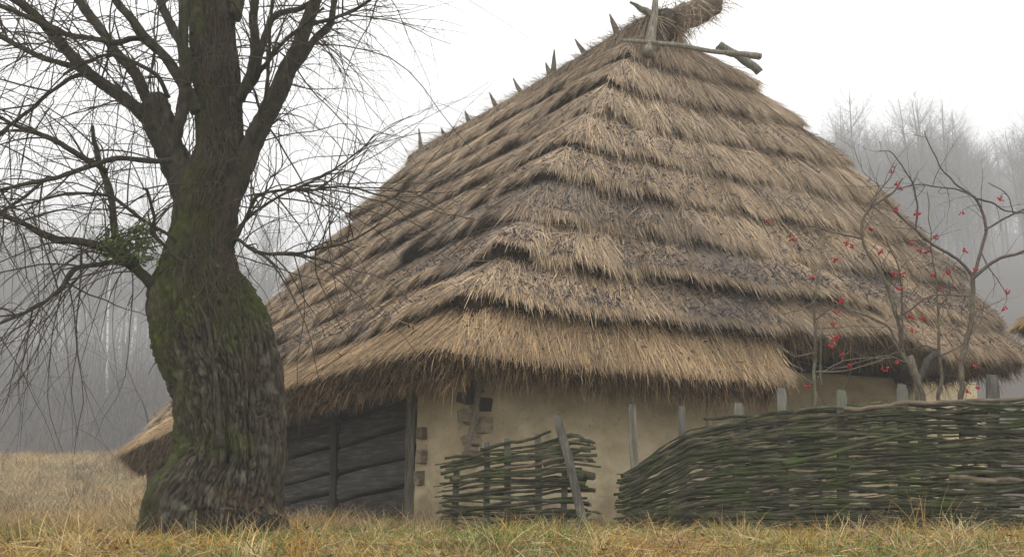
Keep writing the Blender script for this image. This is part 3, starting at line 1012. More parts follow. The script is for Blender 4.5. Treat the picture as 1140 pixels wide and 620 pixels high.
# ------------------------------------------------------------------ second thatched roof at the right edge
def build_shed():
    c = np.array([9.3, 14.2, 0.0])
    root = thing('thatched_shed', 'small shed with bright yellow straw thatch cut off by the right edge', 'shed', (c[0], c[1], 0))
    tip = at(1128, 350, 14.2)
    hw = c[0] - tip[0] - 0.62
    z = tip[2] - 0.08
    cs = [np.array([c[0] - hw, c[1] + hw * .75, z]), np.array([c[0] - hw, c[1] - hw * .75, z]), np.array([c[0] + hw, c[1] - hw * .75, z]), np.array([c[0] + hw, c[1] + hw * .75, z])]
    ap = [c + [dx, dy, z + 1.9] for dx, dy in ((-.3, .1), (-.3, -.1), (.3, -.1), (.3, .1))]
    rf = Roof(cs, ap, (120, 120, 120, 120), 4, 0.14, 0.2, 1.0, seed=15)
    th = link('thatch_roof', rf.base_mesh(Geo()).mesh('thatch_roof', M_THATCH_BASE), root)
    g = Geo()
    yellow = lambda P, k, fr, n, i: straw_colour(P, np.full(n, 8), fr, n, i) * np.array([1.35, 1.2, 0.85])
    rf.strands(g, 26000, (1, 1, .4, .4), col_fn=yellow)
    hanging(rf, g, 3500, (1, 1, .4, .4))
    tag(link('straw', g.mesh('straw', M_STRAW, smooth=False, colors=True), th), kind='stuff')
    k = hw - 1.2
    P = [c + [-k, k * .75, 0], c + [-k, -k * .75, 0], c + [k, -k * .75, 0], c + [k, k * .75, 0]]
    for j in range(4):
        wall_sheet('clay_wall', P[j], P[(j + 1) % 4], -0.3, z + .3, z + .3, 0.2, M_PLASTER, root, 0.03, 100 + j, 0.1)


build_shed()

# ------------------------------------------------------------------ the old willow
YT = 11.0
PXW = YT / F      # metres per photo pixel at the tree


def willow_path(pts, Y0=YT, dY=0.0, bow=0.0):
    """(px, py, half width px) list -> world points + radius; depth runs from Y0 to Y0+dY"""
    pts = np.asarray(pts, float)
    s = np.linspace(0, 1, len(pts))
    out = []
    for (px, py, w), k in zip(pts, s):
        Y = Y0 + dY * k + bow * k * (1 - k) * 4
        p = at(px, py, Y)
        out.append([*p, w * Y / F])
    return np.array(out)


trunk_px = [(236, 622, 92), (237, 606, 84), (238, 592, 78), (242, 562, 75), (250, 535, 66), (257, 508, 60), (257, 478, 59), (252, 425, 62), (237, 372, 66), (228, 345, 62), (221, 318, 55), (221, 292, 43), (224, 255, 33), (230, 215, 34),
            (241, 190, 33), (245, 170, 29), (245, 150, 27), (243, 100, 27), (237, 50, 28), (236, 0, 25), (238, -60, 20), (246, -130, 15), (250, -220, 8), (252, -300, 2)]
willow = thing('old_willow', 'huge old bare willow with furrowed mossy trunk left of the hut', 'tree', (*at(238, 600, YT)[:2], 0))


def build_trunk():
    n, sides = 900, 600
    pts = resample(willow_path(trunk_px), n)
    P, R = pts[:, :3], pts[:, 3]
    T = norm(np.gradient(P, axis=0))
    N = np.broadcast_to(np.array([1.0, 0, 0]), T.shape)
    N = norm(N - T * (N * T).sum(-1, keepdims=True))
    B = np.cross(T, N)
    th = np.arange(sides) / sides * 2 * pi
    z = P[:, 2]
    Zg, Th = np.meshgrid(z, th, indexing='ij')
    Rg = R[:, None]
    cx, sy = np.cos(Th), np.sin(Th)
    # noise lives on a cylinder of about the trunk's girth, stretched upwards
    gx, gy = cx * 0.62, sy * 0.62
    warp = 0.16 * fbm(np.stack([gx * 2.4, gy * 2.4, Zg * 1.6], -1), 3, 21)
    wob = 0.05 * fbm(np.stack([gx * 9, gy * 9, Zg * 5], -1), 2, 22)

    def plates(fx, fz, seed):
        p = np.stack([(gx + warp * 0.5 + wob) * fx, (gy + warp * 0.5 - wob) * fx, (Zg + warp + wob) * fz], -1)
        i0 = np.floor(p).astype(np.int64)
        f1 = np.full(p.shape[:2], 9.0)
        f2 = np.full(p.shape[:2], 9.0)
        hid = np.zeros(p.shape[:2])
        for dx in (-1, 0, 1):
            for dy in (-1, 0, 1):
                for dz in (-1, 0, 1):
                    c = i0 + np.array([dx, dy, dz])
                    q = np.stack([c[..., a] + _hash(c[..., 0], c[..., 1], c[..., 2], seed + a) for a in range(3)], -1)
                    d = np.sqrt(((p - q) ** 2).sum(-1))
                    h = _hash(c[..., 0], c[..., 1], c[..., 2], seed + 7)
                    nearer = d < f1
                    f2 = np.where(nearer, f1, np.minimum(f2, d))
                    hid = np.where(nearer, h, hid)
                    f1 = np.where(nearer, d, f1)
        return np.clip((f2 - f1) / 0.32, 0, 1), hid

    pl1, h1 = plates(18, 1.9, 201)
    pl2, h2 = plates(36, 5.0, 301)
    fine = fbm(np.stack([gx * 70, gy * 70, Zg * 26], -1), 3, 39)
    big = fbm(np.stack([gx * 2.6, gy * 2.6, Zg * 0.9], -1), 3, 51)
    lumps = fbm(np.stack([gx * 3.5, gy * 3.5, Zg * 3.0], -1), 3, 57)
    fl = fbm(np.stack([gx * 3.2, gy * 3.2, Zg * 0.25], -1), 2, 61)
    flare = np.clip((0.65 - Zg) / 0.65, 0, 1)
    amp = np.clip(Rg / 0.55, 0.25, 1.1)
    rad = Rg * (1 + 0.09 * big + 0.05 * lumps + 0.12 * flare * fl) + amp * (0.042 * (pl1 ** 0.6 - 1) + 0.020 * (pl2 ** 0.7 - 0.6) + 0.022 * (h1 - 0.5) * pl1 + 0.014 * (h2 - 0.5) * pl2 + 0.014 * fine)
    # deep cleft low on the front
    cleft = np.exp(-((Th - (1.5 * pi + 0.10 + 0.1 * np.sin(Zg * 3))) / 0.06) ** 2) * np.clip(1 - np.abs(Zg - 0.72) / 0.38, 0, 1)
    cleft2 = np.exp(-((Th - (1.5 * pi + 0.62 + 0.05 * np.sin(Zg * 5))) / 0.05) ** 2) * np.clip(1 - np.abs(Zg - 0.9) / 0.7, 0, 1)
    rad = rad - 0.13 * cleft - 0.08 * cleft2
    V = P[:, None] + N[:, None] * (rad * cx)[..., None] + B[:, None] * (rad * sy * 0.92)[..., None]
    idx = np.arange(n * sides).reshape(n, sides)
    a = idx[:-1]
    b = np.roll(a, -1, 1)
    d = idx[1:]
    c = np.roll(d, -1, 1)
    q = np.stack([a, b, c, d], -1).reshape(-1, 4)
    # bark colour: grey-brown plates, near-black in the cracks between them, moss on the damp side
    f = np.clip(0.15 + 0.55 * pl2 * pl1 ** 0.5 + 0.35 * (h2 - 0.4) + 0.4 * fine, 0, 1)
    grain = fbm(V * np.array([26, 26, 9]), 3, 71)
    col = np.array([0.006, 0.005, 0.004])[None, None] * (1 - f)[..., None] + np.array([0.092, 0.077, 0.054])[None, None] * f[..., None]
    col = col * (1 + 0.45 * grain)[..., None]
    rust = np.clip(fbm(V * 3.1, 3, 75) * 2 - 0.35, 0, 1)[..., None] * 0.5
    col = col * (1 - rust) + np.array([0.06, 0.036, 0.022]) * rust
    lich = np.clip(fbm(V * 7.0, 4, 78) * 3 - 0.80, 0, 1)[..., None] * 0.42
    col = col * (1 - lich) + np.array([0.20, 0.20, 0.155]) * lich
    moss = np.clip(-cx * 0.55 + np.where(Zg > 1.7, 0.15, 0) + 1.5 * fbm(V * 2.2, 4, 81) + 0.25 * grain + 0.02, 0, 1)
    sh = np.clip(1 - np.hypot((V[..., 0] - at(296, 345, YT)[0]) / 0.35, (Zg - at(296, 345, YT)[2]) / 0.5), 0, 1)
    moss = np.clip(moss + sh * 1.2, 0, 1)[..., None] * 0.85
    mcol = np.array([0.050, 0.062, 0.010]) * (1 + 0.7 * fbm(V * 18, 2, 85))[..., None]
    col = col * (1 - moss) + mcol * moss
    g = Geo().add(V, q, None, np.clip(col, 0.004, 1).reshape(-1, 3))
    link('trunk', g.mesh('trunk', M_BARK, colors=True), willow)


build_trunk()

LIMBS = [
    # px, py, half width; depth change
    ('limb', [(222, 236, 24), (210, 210, 20), (196, 182, 16.5), (184, 156, 16.5), (178, 135, 17), (173, 116, 15), (170, 104, 9)], -0.2),
    ('limb', [(182, 152, 12), (160, 128, 9.5), (128, 103, 8.5), (98, 80, 8), (65, 44, 7), (46, 23, 6.5), (15, 0, 6), (-30, -35, 5), (-70, -60, 3)], -0.9),
    ('limb', [(178, 128, 9), (165, 111, 8), (145, 75, 7.5), (124, 52, 7), (108, 28, 6.5), (88, 0, 6), (65, -45, 5), (50, -95, 3)], 0.7),
    ('limb', [(222, 125, 10), (205, 95, 8), (181, 62, 7), (160, 39, 6.5), (145, 18, 6), (129, 0, 5.5), (100, -40, 4.5), (80, -90, 2.5)], -0.5),
    ('limb', [(222, 95, 8), (204, 54, 6.5), (191, 26, 6), (178, 0, 5), (160, -50, 4), (150, -110, 2)], 0.8),
    ('limb', [(190, 175, 9), (203, 120, 8.5), (206, 92, 8), (203, 50, 7), (205, 10, 6), (200, -50, 4), (196, -110, 2)], -0.4),
    ('limb', [(105, 85, 5), (78, 72, 4.2), (41, 62, 4), (0, 39, 3.5), (-45, 20, 2.5)], 0.3),
    ('limb', [(92, 83, 3.2), (70, 93, 2.8), (39, 116, 2.6), (0, 152, 2.2), (-35, 180, 1.5)], -0.3),
    ('limb', [(188, 108, 3.4), (181, 92, 3), (172, 82, 3), (150, 70, 2.8), (124, 63, 2.6), (98, 70, 2.4), (70, 84, 2)], -0.5),
    ('limb', [(168, 47, 3.5), (148, 42, 4), (124, 46, 4), (80, 39, 4), (46, 26, 4), (0, 8, 3.6), (-40, -10, 2.5)], -0.8),
    ('limb', [(200, 178, 4.5), (181, 179, 4), (150, 177, 3.8), (124, 178, 3.6), (103, 184, 3.6), (76, 193, 3.3), (52, 200, 3), (25, 205, 2.6), (-5, 213, 2.2), (-40, 222, 1.4)], -0.9),
    ('limb', [(56, 198, 2.4), (35, 212, 2.2), (15, 228, 2), (-12, 245, 1.5)], -0.3),
    ('limb', [(150, 292, 6), (136, 278, 5.4), (130, 266, 5), (127, 235, 4.6), (121, 212, 4.3), (111, 188, 4), (106, 162, 3.2), (104, 140, 2)], 0.5),
    ('limb', [(118, 190, 4.2), (104, 181, 4), (88, 172, 4), (62, 158, 3.6), (30, 143, 3), (-10, 128, 2.4), (-45, 118, 1.6)], -0.6),
    ('limb', [(186, 335, 10), (168, 316, 7.5), (145, 294, 6.5), (126, 281, 6), (108, 273, 5.5), (72, 266, 5), (44, 256, 4.5), (23, 245, 4), (0, 238, 3.5), (-40, 226, 2.5)], -0.7),
    ('limb', [(150, 296, 4), (130, 293, 3.4), (108, 295, 3.2), (85, 299, 3.2), (76, 310, 3.6), (68, 322, 3.2), (48, 337, 2.6), (20, 350, 2.2), (0, 358, 1.8), (-25, 372, 1.2)], -0.8),
    ('limb', [(200, 268, 3.2), (189, 261, 2.8), (165, 248, 2.6), (145, 234, 2.6), (127, 221, 2.4), (110, 217, 2.2), (78, 216, 2), (42, 224, 1.6), (10, 232, 1.1)], -0.9),
    ('limb', [(208, 318, 3), (204, 299, 2.6), (192, 284, 2.6), (180, 270, 2.6), (169, 256, 2.8), (172, 243, 2.4), (168, 228, 2.4), (163, 212, 2.2), (158, 210, 1.2)], -0.9),
    ('limb', [(240, 300, 18), (249, 252, 14), (261, 212, 12), (279, 165, 11), (296, 130, 11), (314, 92, 10.5), (331, 55, 8.5), (343, 21, 7.5), (351, 0, 6.8), (364, -45, 6), (375, -110, 4), (380, -160, 2)], -0.5),
    ('limb', [(328, 74, 5.5), (342, 57, 5), (355, 41, 5), (368, 25, 4.8), (373, 0, 4.5), (380, -40, 3.5), (392, -90, 2)], 0.4),
    ('limb', [(338, 30, 3), (350, 26, 3), (381, 18, 2.6), (407, 4, 2.2), (432, -12, 1.6)], 0.3),
    ('limb', [(250, 150, 12), (259, 116, 9), (272, 100, 8.5), (283, 86, 7.5), (290, 59, 5.5), (299, 28, 4.5), (311, 16, 4.5), (334, 10, 4), (350, -2, 3.6), (375, -30, 2.5)], -0.2),
    ('limb', [(266, 112, 8), (277, 85, 7), (284, 52, 6.5), (281, 20, 6.5), (284, -10, 6), (292, -60, 4.5), (300, -120, 2.5)], -0.7),
    ('limb', [(286, 88, 3), (296, 74, 2.8), (306, 60, 2.6), (320, 45, 2.6), (342, 27, 2.2), (360, 10, 1.6)], -0.6),
    ('limb', [(279, 168, 3.4), (287, 140, 3), (296, 98, 2.6), (298, 62, 2.4), (301, 20, 2), (305, -20, 1.4)], -1.0),
    ('limb', [(258, 276, 4), (263, 264, 2.8), (274, 240, 2.4), (285, 220, 2.4), (310, 213, 2.2), (339, 212, 2), (381, 208, 1.6), (425, 218, 1.1)], -0.6),
    ('limb', [(258, 272, 4), (266, 266, 2.6), (288, 280, 2.2), (326, 282, 2), (355, 276, 1.7), (388, 270, 1.4), (426, 247, 1)], -0.9),
    ('limb', [(258, 266, 3), (272, 248, 2.2), (292, 232, 2), (318, 216, 1.8), (360, 196, 1.5), (402, 168, 1.1), (418, 150, .8)], -0.3),
    ('limb', [(262, 20, 9), (272, -30, 7), (290, -90, 5), (300, -160, 2.5)], 0.6),
    ('limb', [(220, 40, 9), (205, -20, 7), (190, -80, 5), (180, -150, 2.5)], 0.5),
]
limb_paths = []
for j, (nm, pts, dY) in enumerate(LIMBS):
    w0 = pts[0][2]
    y0 = YT - (0.15 if w0 < 12 else 0.0)
    if j == 25 or j == 26 or j == 17 or j == 16:
        y0 = YT - 0.25
    wp = willow_path(pts, y0, dY)
    L = np.linalg.norm(np.diff(wp[:, :3], axis=0), axis=1).sum()
    n = int(np.clip(L / 0.035, 24, 200))
    rs = resample(wp, n)
    P, R = rs[:, :3], np.maximum(rs[:, 3] * (0.97 if w0 > 15 else 0.80), 0.006)
    thin = np.clip(0.35 / (R * 10), 0.15, 1)
    P = P + (0.03 * thin)[:, None] * np.stack([fbm(xyz(np.arange(n) * 0.11, j * 3.7, c * 5.1), 3, 2) for c in range(3)], 1)
    sides = 48 if w0 > 15 else (20 if w0 > 5 else 8)
    v, q, t = tubes(P, R, sides, True)
    k = np.repeat(R, sides)
    k = np.concatenate([k, [0.0], [0.0]])
    nv_ = v - np.concatenate([np.repeat(P, sides, 0), P[:1], P[-1:]])
    nn = norm(nv_)
    nn[-2:] = 0
    v = v + nn * (k * (0.22 * fbm(v * np.array([9, 9, 5]), 3, 15) + (0.16 * (1 - np.abs(fbm(v * np.array([24, 24, 8]), 3, 25)) * 2.6))))[:, None]
    mat = M_LIMB
    link('limb', Geo().add(v, q, t).mesh('limb', mat), willow)
    limb_paths.append((P, R, w0))


def spawn_twigs(paths, per_m, len_rng, r0, droop, seed, min_t=0.15, spread=1.0):
    rng = np.random.default_rng(seed)
    S, D, Ls, Rr = [], [], [], []
    for P, R, w0 in paths:
        seg = np.linalg.norm(np.diff(P, axis=0), axis=1)
        L = seg.sum()
        cnt = rng.poisson(L * (1 - min_t) * per_m)
        for _ in range(cnt):
            i = int(np.clip((min_t + (1 - min_t) * rng.random()) * (len(P) - 1), 1, len(P) - 2))
            tan = norm(P[i + 1] - P[i - 1])
            d = norm(tan * rng.uniform(0.3, 1.1) + rng.normal(0, 0.55 * spread, 3) + np.array([0, 0, 0.08]))
            S.append(P[i])
            D.append(d)
            Ls.append(rng.uniform(*len_rng))
            Rr.append(min(r0 * rng.uniform(0.7, 1.3), R[i] * 0.7))
    S, D, Ls, Rr = np.array(S), np.array(D), np.array(Ls), np.array(Rr)
    n = 11
    s = np.linspace(0, 1, n)
    m = len(S)
    cur = rng.normal(0, 0.22, (m, 3))
    Pt = S[:, None] + D[:, None] * (Ls[:, None] * s)[..., None] + cur[:, None] * (Ls[:, None] * s ** 2)[..., None]
    dr = droop * rng.uniform(0.2, 1.5, m)
    Pt[..., 2] -= (dr * Ls)[:, None] * s ** 2.2
    wob = np.stack([fbm(xyz(s[None] * 3.0 + np.arange(m)[:, None] * 3.17, 0.0, c * 7.7), 2, 3) for c in range(3)], -1)
    Pt = Pt + wob * (0.10 * Ls[:, None] * s)[..., None]
    Rt = Rr[:, None] * (1 - 0.72 * s)
    return Pt, Rt


tw = Geo()
Pt, Rt = spawn_twigs(limb_paths, 13, (0.5, 1.9), 0.0085, 0.4, 5, spread=1.15)
tw.add(*tubes(Pt, Rt, 4)[:2])
sub = [(Pt[k], Rt[k], 1) for k in range(len(Pt))]
P2, R2 = spawn_twigs(sub, 2.4, (0.25, 1.0), 0.0058, 0.45, 6, 0.2)
tw.add(*tubes(P2, R2, 3)[:2])
sub2 = [(P2[k], R2[k], 1) for k in range(0, len(P2), 2)]
P3, R3 = spawn_twigs(sub2, 1.6, (0.15, 0.5), 0.004, 0.3, 8, 0.2)
tw.add(*tubes(P3, R3, 3)[:2])
tag(link('twigs', tw.mesh('twigs', M_TWIG), willow), kind='stuff')


def trunk_shoots():
    """thin shoots and dead creeper lying over the trunk"""
    sets = [[(243, 498, 3.6), (244, 475, 3.4), (242, 440, 2.8), (236, 385, 2.0), (229, 355, 1.6), (221, 338, 1.0)],
            [(240, 400, 1.5), (246, 375, 1.2), (254, 345, 0.9), (262, 320, 0.6)]]
    for pts in sets:
        wp = []
        for px, py, w in pts:
            k = np.interp(py, [330, 420, 500], [0.60, 0.66, 0.62])
            wp.append([*at(px, py, YT - k), w * YT / F])
        rs = resample(np.array(wp), 40)
        v, q, t = tubes(rs[:, :3], rs[:, 3], 8, True)
        link('shoot', Geo().add(v, q, t).mesh('shoot', M_LIMB), willow)
    g = Geo()
    rng = np.random.default_rng(44)
    PP, RR = [], []
    for k in range(90):
        px = rng.uniform(205, 275)
        py = rng.uniform(20, 330)
        L = rng.uniform(30, 130)
        a = rng.normal(1.57, 0.5)
        pts = []
        for s in np.linspace(0, 1, 6):
            x, y = px + cos(a) * L * s + rng.normal(0, 3), py + sin(a) * L * s
            hw = np.interp(y, [0, 100, 150, 215, 255, 292, 318, 345], [25, 28, 29, 40, 40, 47, 56, 62])
            cx_ = np.interp(y, [0, 50, 100, 150, 180, 215, 255, 292, 318, 345], [236, 237, 243, 243, 240, 234, 229, 223, 221, 228])
            dx = np.clip((x - cx_) / hw, -0.98, 0.98)
            dep = hw * 0.92 * math.sqrt(1 - dx * dx) / F * YT + 0.05 + rng.uniform(0, .05)
            pts.append(at(x, y, YT - dep))
        rs = resample(np.array(pts), 16)
        PP.append(rs)
        RR.append(np.linspace(0.0075, 0.003, 16) * rng.uniform(0.6, 1.2))
    g.add(*tubes(np.array(PP), np.array(RR), 4)[:2])
    tag(link('creeper', g.mesh('creeper', M_TWIG), willow), kind='stuff')


trunk_shoots()


def leaf_sprig():
    rng = np.random.default_rng(12)
    n = 620
    cx = np.where(rng.random(n) < 0.6, rng.normal(128, 12, n), rng.normal(158, 9, n))
    cy = np.where(cx < 143, rng.normal(274, 8, n), rng.normal(270, 13, n))
    P = np.array([at(x, y, YT - 0.3 + rng.normal(0, 0.18)) for x, y in zip(cx, cy)])
    D = norm(rng.normal(0, 1, (n, 3)) + np.array([0, 0, 0.2]))
    L = rng.uniform(0.05, 0.11, n)
    c = np.full((n, 3), 0.5)
    vv, q, cc = ribbons(P, D, L, rng.uniform(0.008, 0.014, n), norm(np.cross(D, rng.normal(0, 1, (n, 3)))), rng.normal(0, 0.015, (n, 3)), c, 2)
    tag(link('leaf_sprig', Geo().add(vv, q).mesh('leaf_sprig', M_SPRIG), willow), kind='stuff')


leaf_sprig()

# ------------------------------------------------------------------ wattle fences
def stake(parent, px, ytop, Y, w, mat, lean=0.0, seed=0, name='stake', base_px=None, pointy=0.0, flat=1.0):
    top = at(px, ytop, Y)
    bx = at(base_px if base_px is not None else px, 585, Y)[0]
    z0 = float(ground_z(bx, Y)) - 0.25
    bot = np.array([bx, Y, z0])
    r = w / F * Y
    o = pole(name, [bot, (bot + top) / 2, top + [0, 0, -0.03], top], [r, r * 1.02, r * 0.95, r * (0.75 - pointy)], mat, parent, sides=16, n=16, wob=0.008, square=True, seed=seed)
    if flat < 1:                                  # split boards are thinner than they are wide
        me = o.data
        co = np.empty(len(me.vertices) * 3, np.float32)
        me.vertices.foreach_get('co', co)
        co = co.reshape(-1, 3)
        co[:, 1] = Y + (co[:, 1] - Y) * flat
        me.vertices.foreach_set('co', co.ravel())
        me.update()
    return o


def wattle(root, top_fn, x0, x1, Yf, nrows, per_row, r_rng, seed, stakes_px, ragged, bottom_z=-0.05, mats=(M_ROD,), thin=None):
    """woven rods: each rod a part; rods pass alternately before and behind the stakes"""
    rng = np.random.default_rng(seed)
    sx = np.array(stakes_px, float)
    for r in range(nrows):
        f = (r + 0.5) / nrows
        cuts = [x0 + rng.uniform(-ragged, ragged * 0.6)]
        for k in range(per_row - 1):
            cuts.append(x0 + (x1 - x0) * (k + 1 + rng.uniform(-0.3, 0.3)) / per_row)
        cuts.append(x1 + rng.uniform(-ragged * 0.6, ragged))
        for k in range(per_row):
            a = cuts[k] - (rng.uniform(15, 60) if k > 0 else 0)
            b = cuts[k + 1] + (rng.uniform(15, 60) if k < per_row - 1 else 0)
            n = max(18, int((b - a) / 3))
            xs = np.linspace(a, b, n)
            phase = (r + k + int(rng.random() < 0.25)) % 2
            w = np.interp(xs, sx, [(1 if (j + phase) % 2 else -1) for j in range(len(sx))])
            ph = np.where(rng.random(len(sx)) < 0.76, -1.0, 1.0)
            i = np.clip(np.searchsorted(sx, xs) - 1, 0, len(sx) - 2)
            t = np.clip((xs - sx[i]) / (sx[i + 1] - sx[i]), 0, 1)
            w = ph[i] + (ph[i + 1] - ph[i]) * (t * t * (3 - 2 * t))
            slope = rng.normal(0, 0.045)
            pts = []
            rad0 = rng.uniform(*r_rng)
            for xi, wi in zip(xs, w):
                Y = Yf(xi)
                X = at(xi, 560, Y)[0]
                zt = top_fn(xi)
                zb = float(ground_z(X, Y)) + bottom_z
                ff = np.clip(f, 0, 1)
                z = zb + (zt - zb) * ff + slope * (xi - (a + b) / 2) * 0.012
                pts.append([X, Y - 0.02 + (0.075 * wi if wi > 0 else 0.06 * wi) + rng.normal(0, 0.004), z])
            pts = np.array(pts)
            s = np.linspace(0, 1, n)
            pts[:, 2] += 0.085 * fbm(xyz(xs * 0.012, r * 3.1 + k * 7.7, seed), 3, 4) + 0.006 * fbm(xyz(xs * 0.08, r * 3.1 + k * 7.7, seed), 2, 5)
            pts[:, 1] += 0.015 * fbm(xyz(xs * 0.02, r * 2.3, seed + 9), 2, 6)
            R = rad0 * ((1.15 - 0.5 * s) if rng.random() < 0.5 else (0.65 + 0.5 * s))
            R = R * (1 + 0.30 * fbm(xyz(xs * 0.12, r * 5.1 + k, seed + 2), 3, 7) + 0.35 * np.clip(vnoise(xyz(xs * 0.05, r * 9.1 + k, seed)) - 0.55, 0, 1))
            v, q, t3 = tubes(pts, R, 8, True)
            v = v + 0.0055 * np.stack([fbm(v * np.array([14, 30, 30]) + c * 7, 3, 60 + c) for c in range(3)], 1)
            if thin is not None:
                thin.add(v, q, t3)
                continue
            link('rod', Geo().add(v, q, t3).mesh('rod', mats[0] if rng.random() > 0.03 else M_ROD_ENDS), root)


YB = lambda px: 12.7 - 1.2 * (px - 695) / 445.0
big = thing('wattle_fence', 'long mossy wattle fence of woven branches along the right side', 'fence', (*at(900, 585, YB(900))[:2], 0))
tops = [(650, 540), (693, 532), (730, 507), (770, 480), (820, 469), (870, 461), (930, 454), (1000, 449), (1140, 445), (1300, 441)]
tx = [p[0] for p in tops]
ty = [p[1] for p in tops]


def big_top(px):
    return at(px, np.interp(px, tx, ty), YB(px))[2] - 0.03


bs = [(704, 450, 6, 709), (759, 452, 5.5, 760), (822, 449, 8, 823), (870, 432, 7, 872), (937, 434, 8, 938), (1004, 428, 8, 1005), (1104, 417, 9, 1105), (1200, 415, 8, 1200)]
for j, (px, yt, w, b) in enumerate(bs):
    stake(big, px, yt, YB(px), w * 0.92, M_STAKE if j else M_PALEWOOD, seed=j * 3 + 1, base_px=b, flat=0.45)
wattle(big, big_top, 697, 1230, YB, 30, 3, (0.013, 0.025), 3, [650] + [b[3] for b in bs] + [1300], 14)
tg = Geo()
wattle(big, big_top, 700, 1230, YB, 74, 4, (0.005, 0.013), 23, [650] + [b[3] for b in bs] + [1300], 18, thin=tg)
tag(link('thin_rods', tg.mesh('thin_rods', M_ROD), big), kind='stuff')
# loose rods over the top edge
for k, (pts, r) in enumerate([([(765, 486), (800, 474), (850, 463), (900, 457), (980, 449)], .024), ([(940, 456), (1010, 450), (1080, 447), (1180, 443)], .026), ([(694, 532), (725, 512), (757, 497), (800, 484)], .02),
                              ([(694, 536), (740, 518), (790, 500), (850, 482), (920, 470)], .024), ([(1060, 532), (1100, 534), (1180, 537)], .034), ([(697, 575), (730, 571), (790, 574), (850, 577)], .036)]):
    w = np.array([at(x, y, YB(x) - 0.07) for x, y in pts])
    pole('rod', w, [r * (1.1 - 0.1 * j) for j in range(len(w))], M_ROD_ENDS if k in (1, 4) else M_ROD, big, sides=8, n=40, wob=0.03, seed=70 + k)

YS = lambda px: 12.9 - 0.2 * (px - 500) / 150.0
small = thing('wattle_fence', 'short broken wattle panel with splayed rod ends before the clay wall', 'fence', (*at(575, 585, YS(575))[:2], 0))
stx, sty = [480, 510, 540, 570, 600, 620, 640, 665], [513, 507, 500, 496, 494, 488, 487, 492]


def small_top(px):
    return at(px, np.interp(px, stx, sty), YS(px))[2]


ss = [(508, 514, 5, 506), (542, 492, 5, 542), (565, 487, 5.5, 565), (599, 483, 5.5, 600), (628, 520, 5, 628)]
for j, (px, yt, w, b) in enumerate(ss):
    stake(small, px, yt, YS(px), w * 0.85, M_STAKE, seed=j * 5 + 2, base_px=b, flat=0.5)
wattle(small, small_top, 497, 655, YS, 21, 1, (0.014, 0.024), 8, [470] + [s[3] for s in ss] + [690], 10)
tg = Geo()
wattle(small, small_top, 500, 652, YS, 30, 1, (0.006, 0.013), 18, [470] + [s[3] for s in ss] + [690], 18, thin=tg)
tag(link('thin_rods', tg.mesh('thin_rods', M_ROD), small), kind='stuff')
for k, (pts, r) in enumerate([([(600, 500), (625, 488), (640, 484), (650, 488), (661, 499)], .026), ([(598, 505), (630, 494), (650, 491), (662, 492)], .026), ([(560, 512), (610, 506), (650, 500), (663, 498)], .03), ([(605, 517), (640, 509), (664, 507)], .024),
                              ([(535, 500), (560, 494), (590, 488), (612, 480)], .022), ([(640, 530), (655, 529), (663, 530)], .045)]):
    w = np.array([at(x, y, YS(x) - 0.06) for x, y in pts])
    pole('rod', w, [r * (1.05 - 0.12 * j) for j in range(len(w))], M_ROD, small, sides=8, n=26, wob=0.02, seed=90 + k)

# plank leaning against the small panel
pl_top, pl_bot = at(620, 462, YS(620) - 0.12), at(652, 584, YS(650) - 0.30)
pl = thing('leaning_plank', 'grey split plank leaning slantwise across the small wattle panel', 'plank', pl_bot)
pole('board', [pl_bot - [0, 0, .1], (pl_bot + pl_top) / 2, pl_top + (pl_bot - pl_top) * .04, pl_top], [0.062, 0.064, 0.06, 0.04], M_DARKSTAKE, pl, sides=16, n=24, wob=0.01, square=True, seed=5)

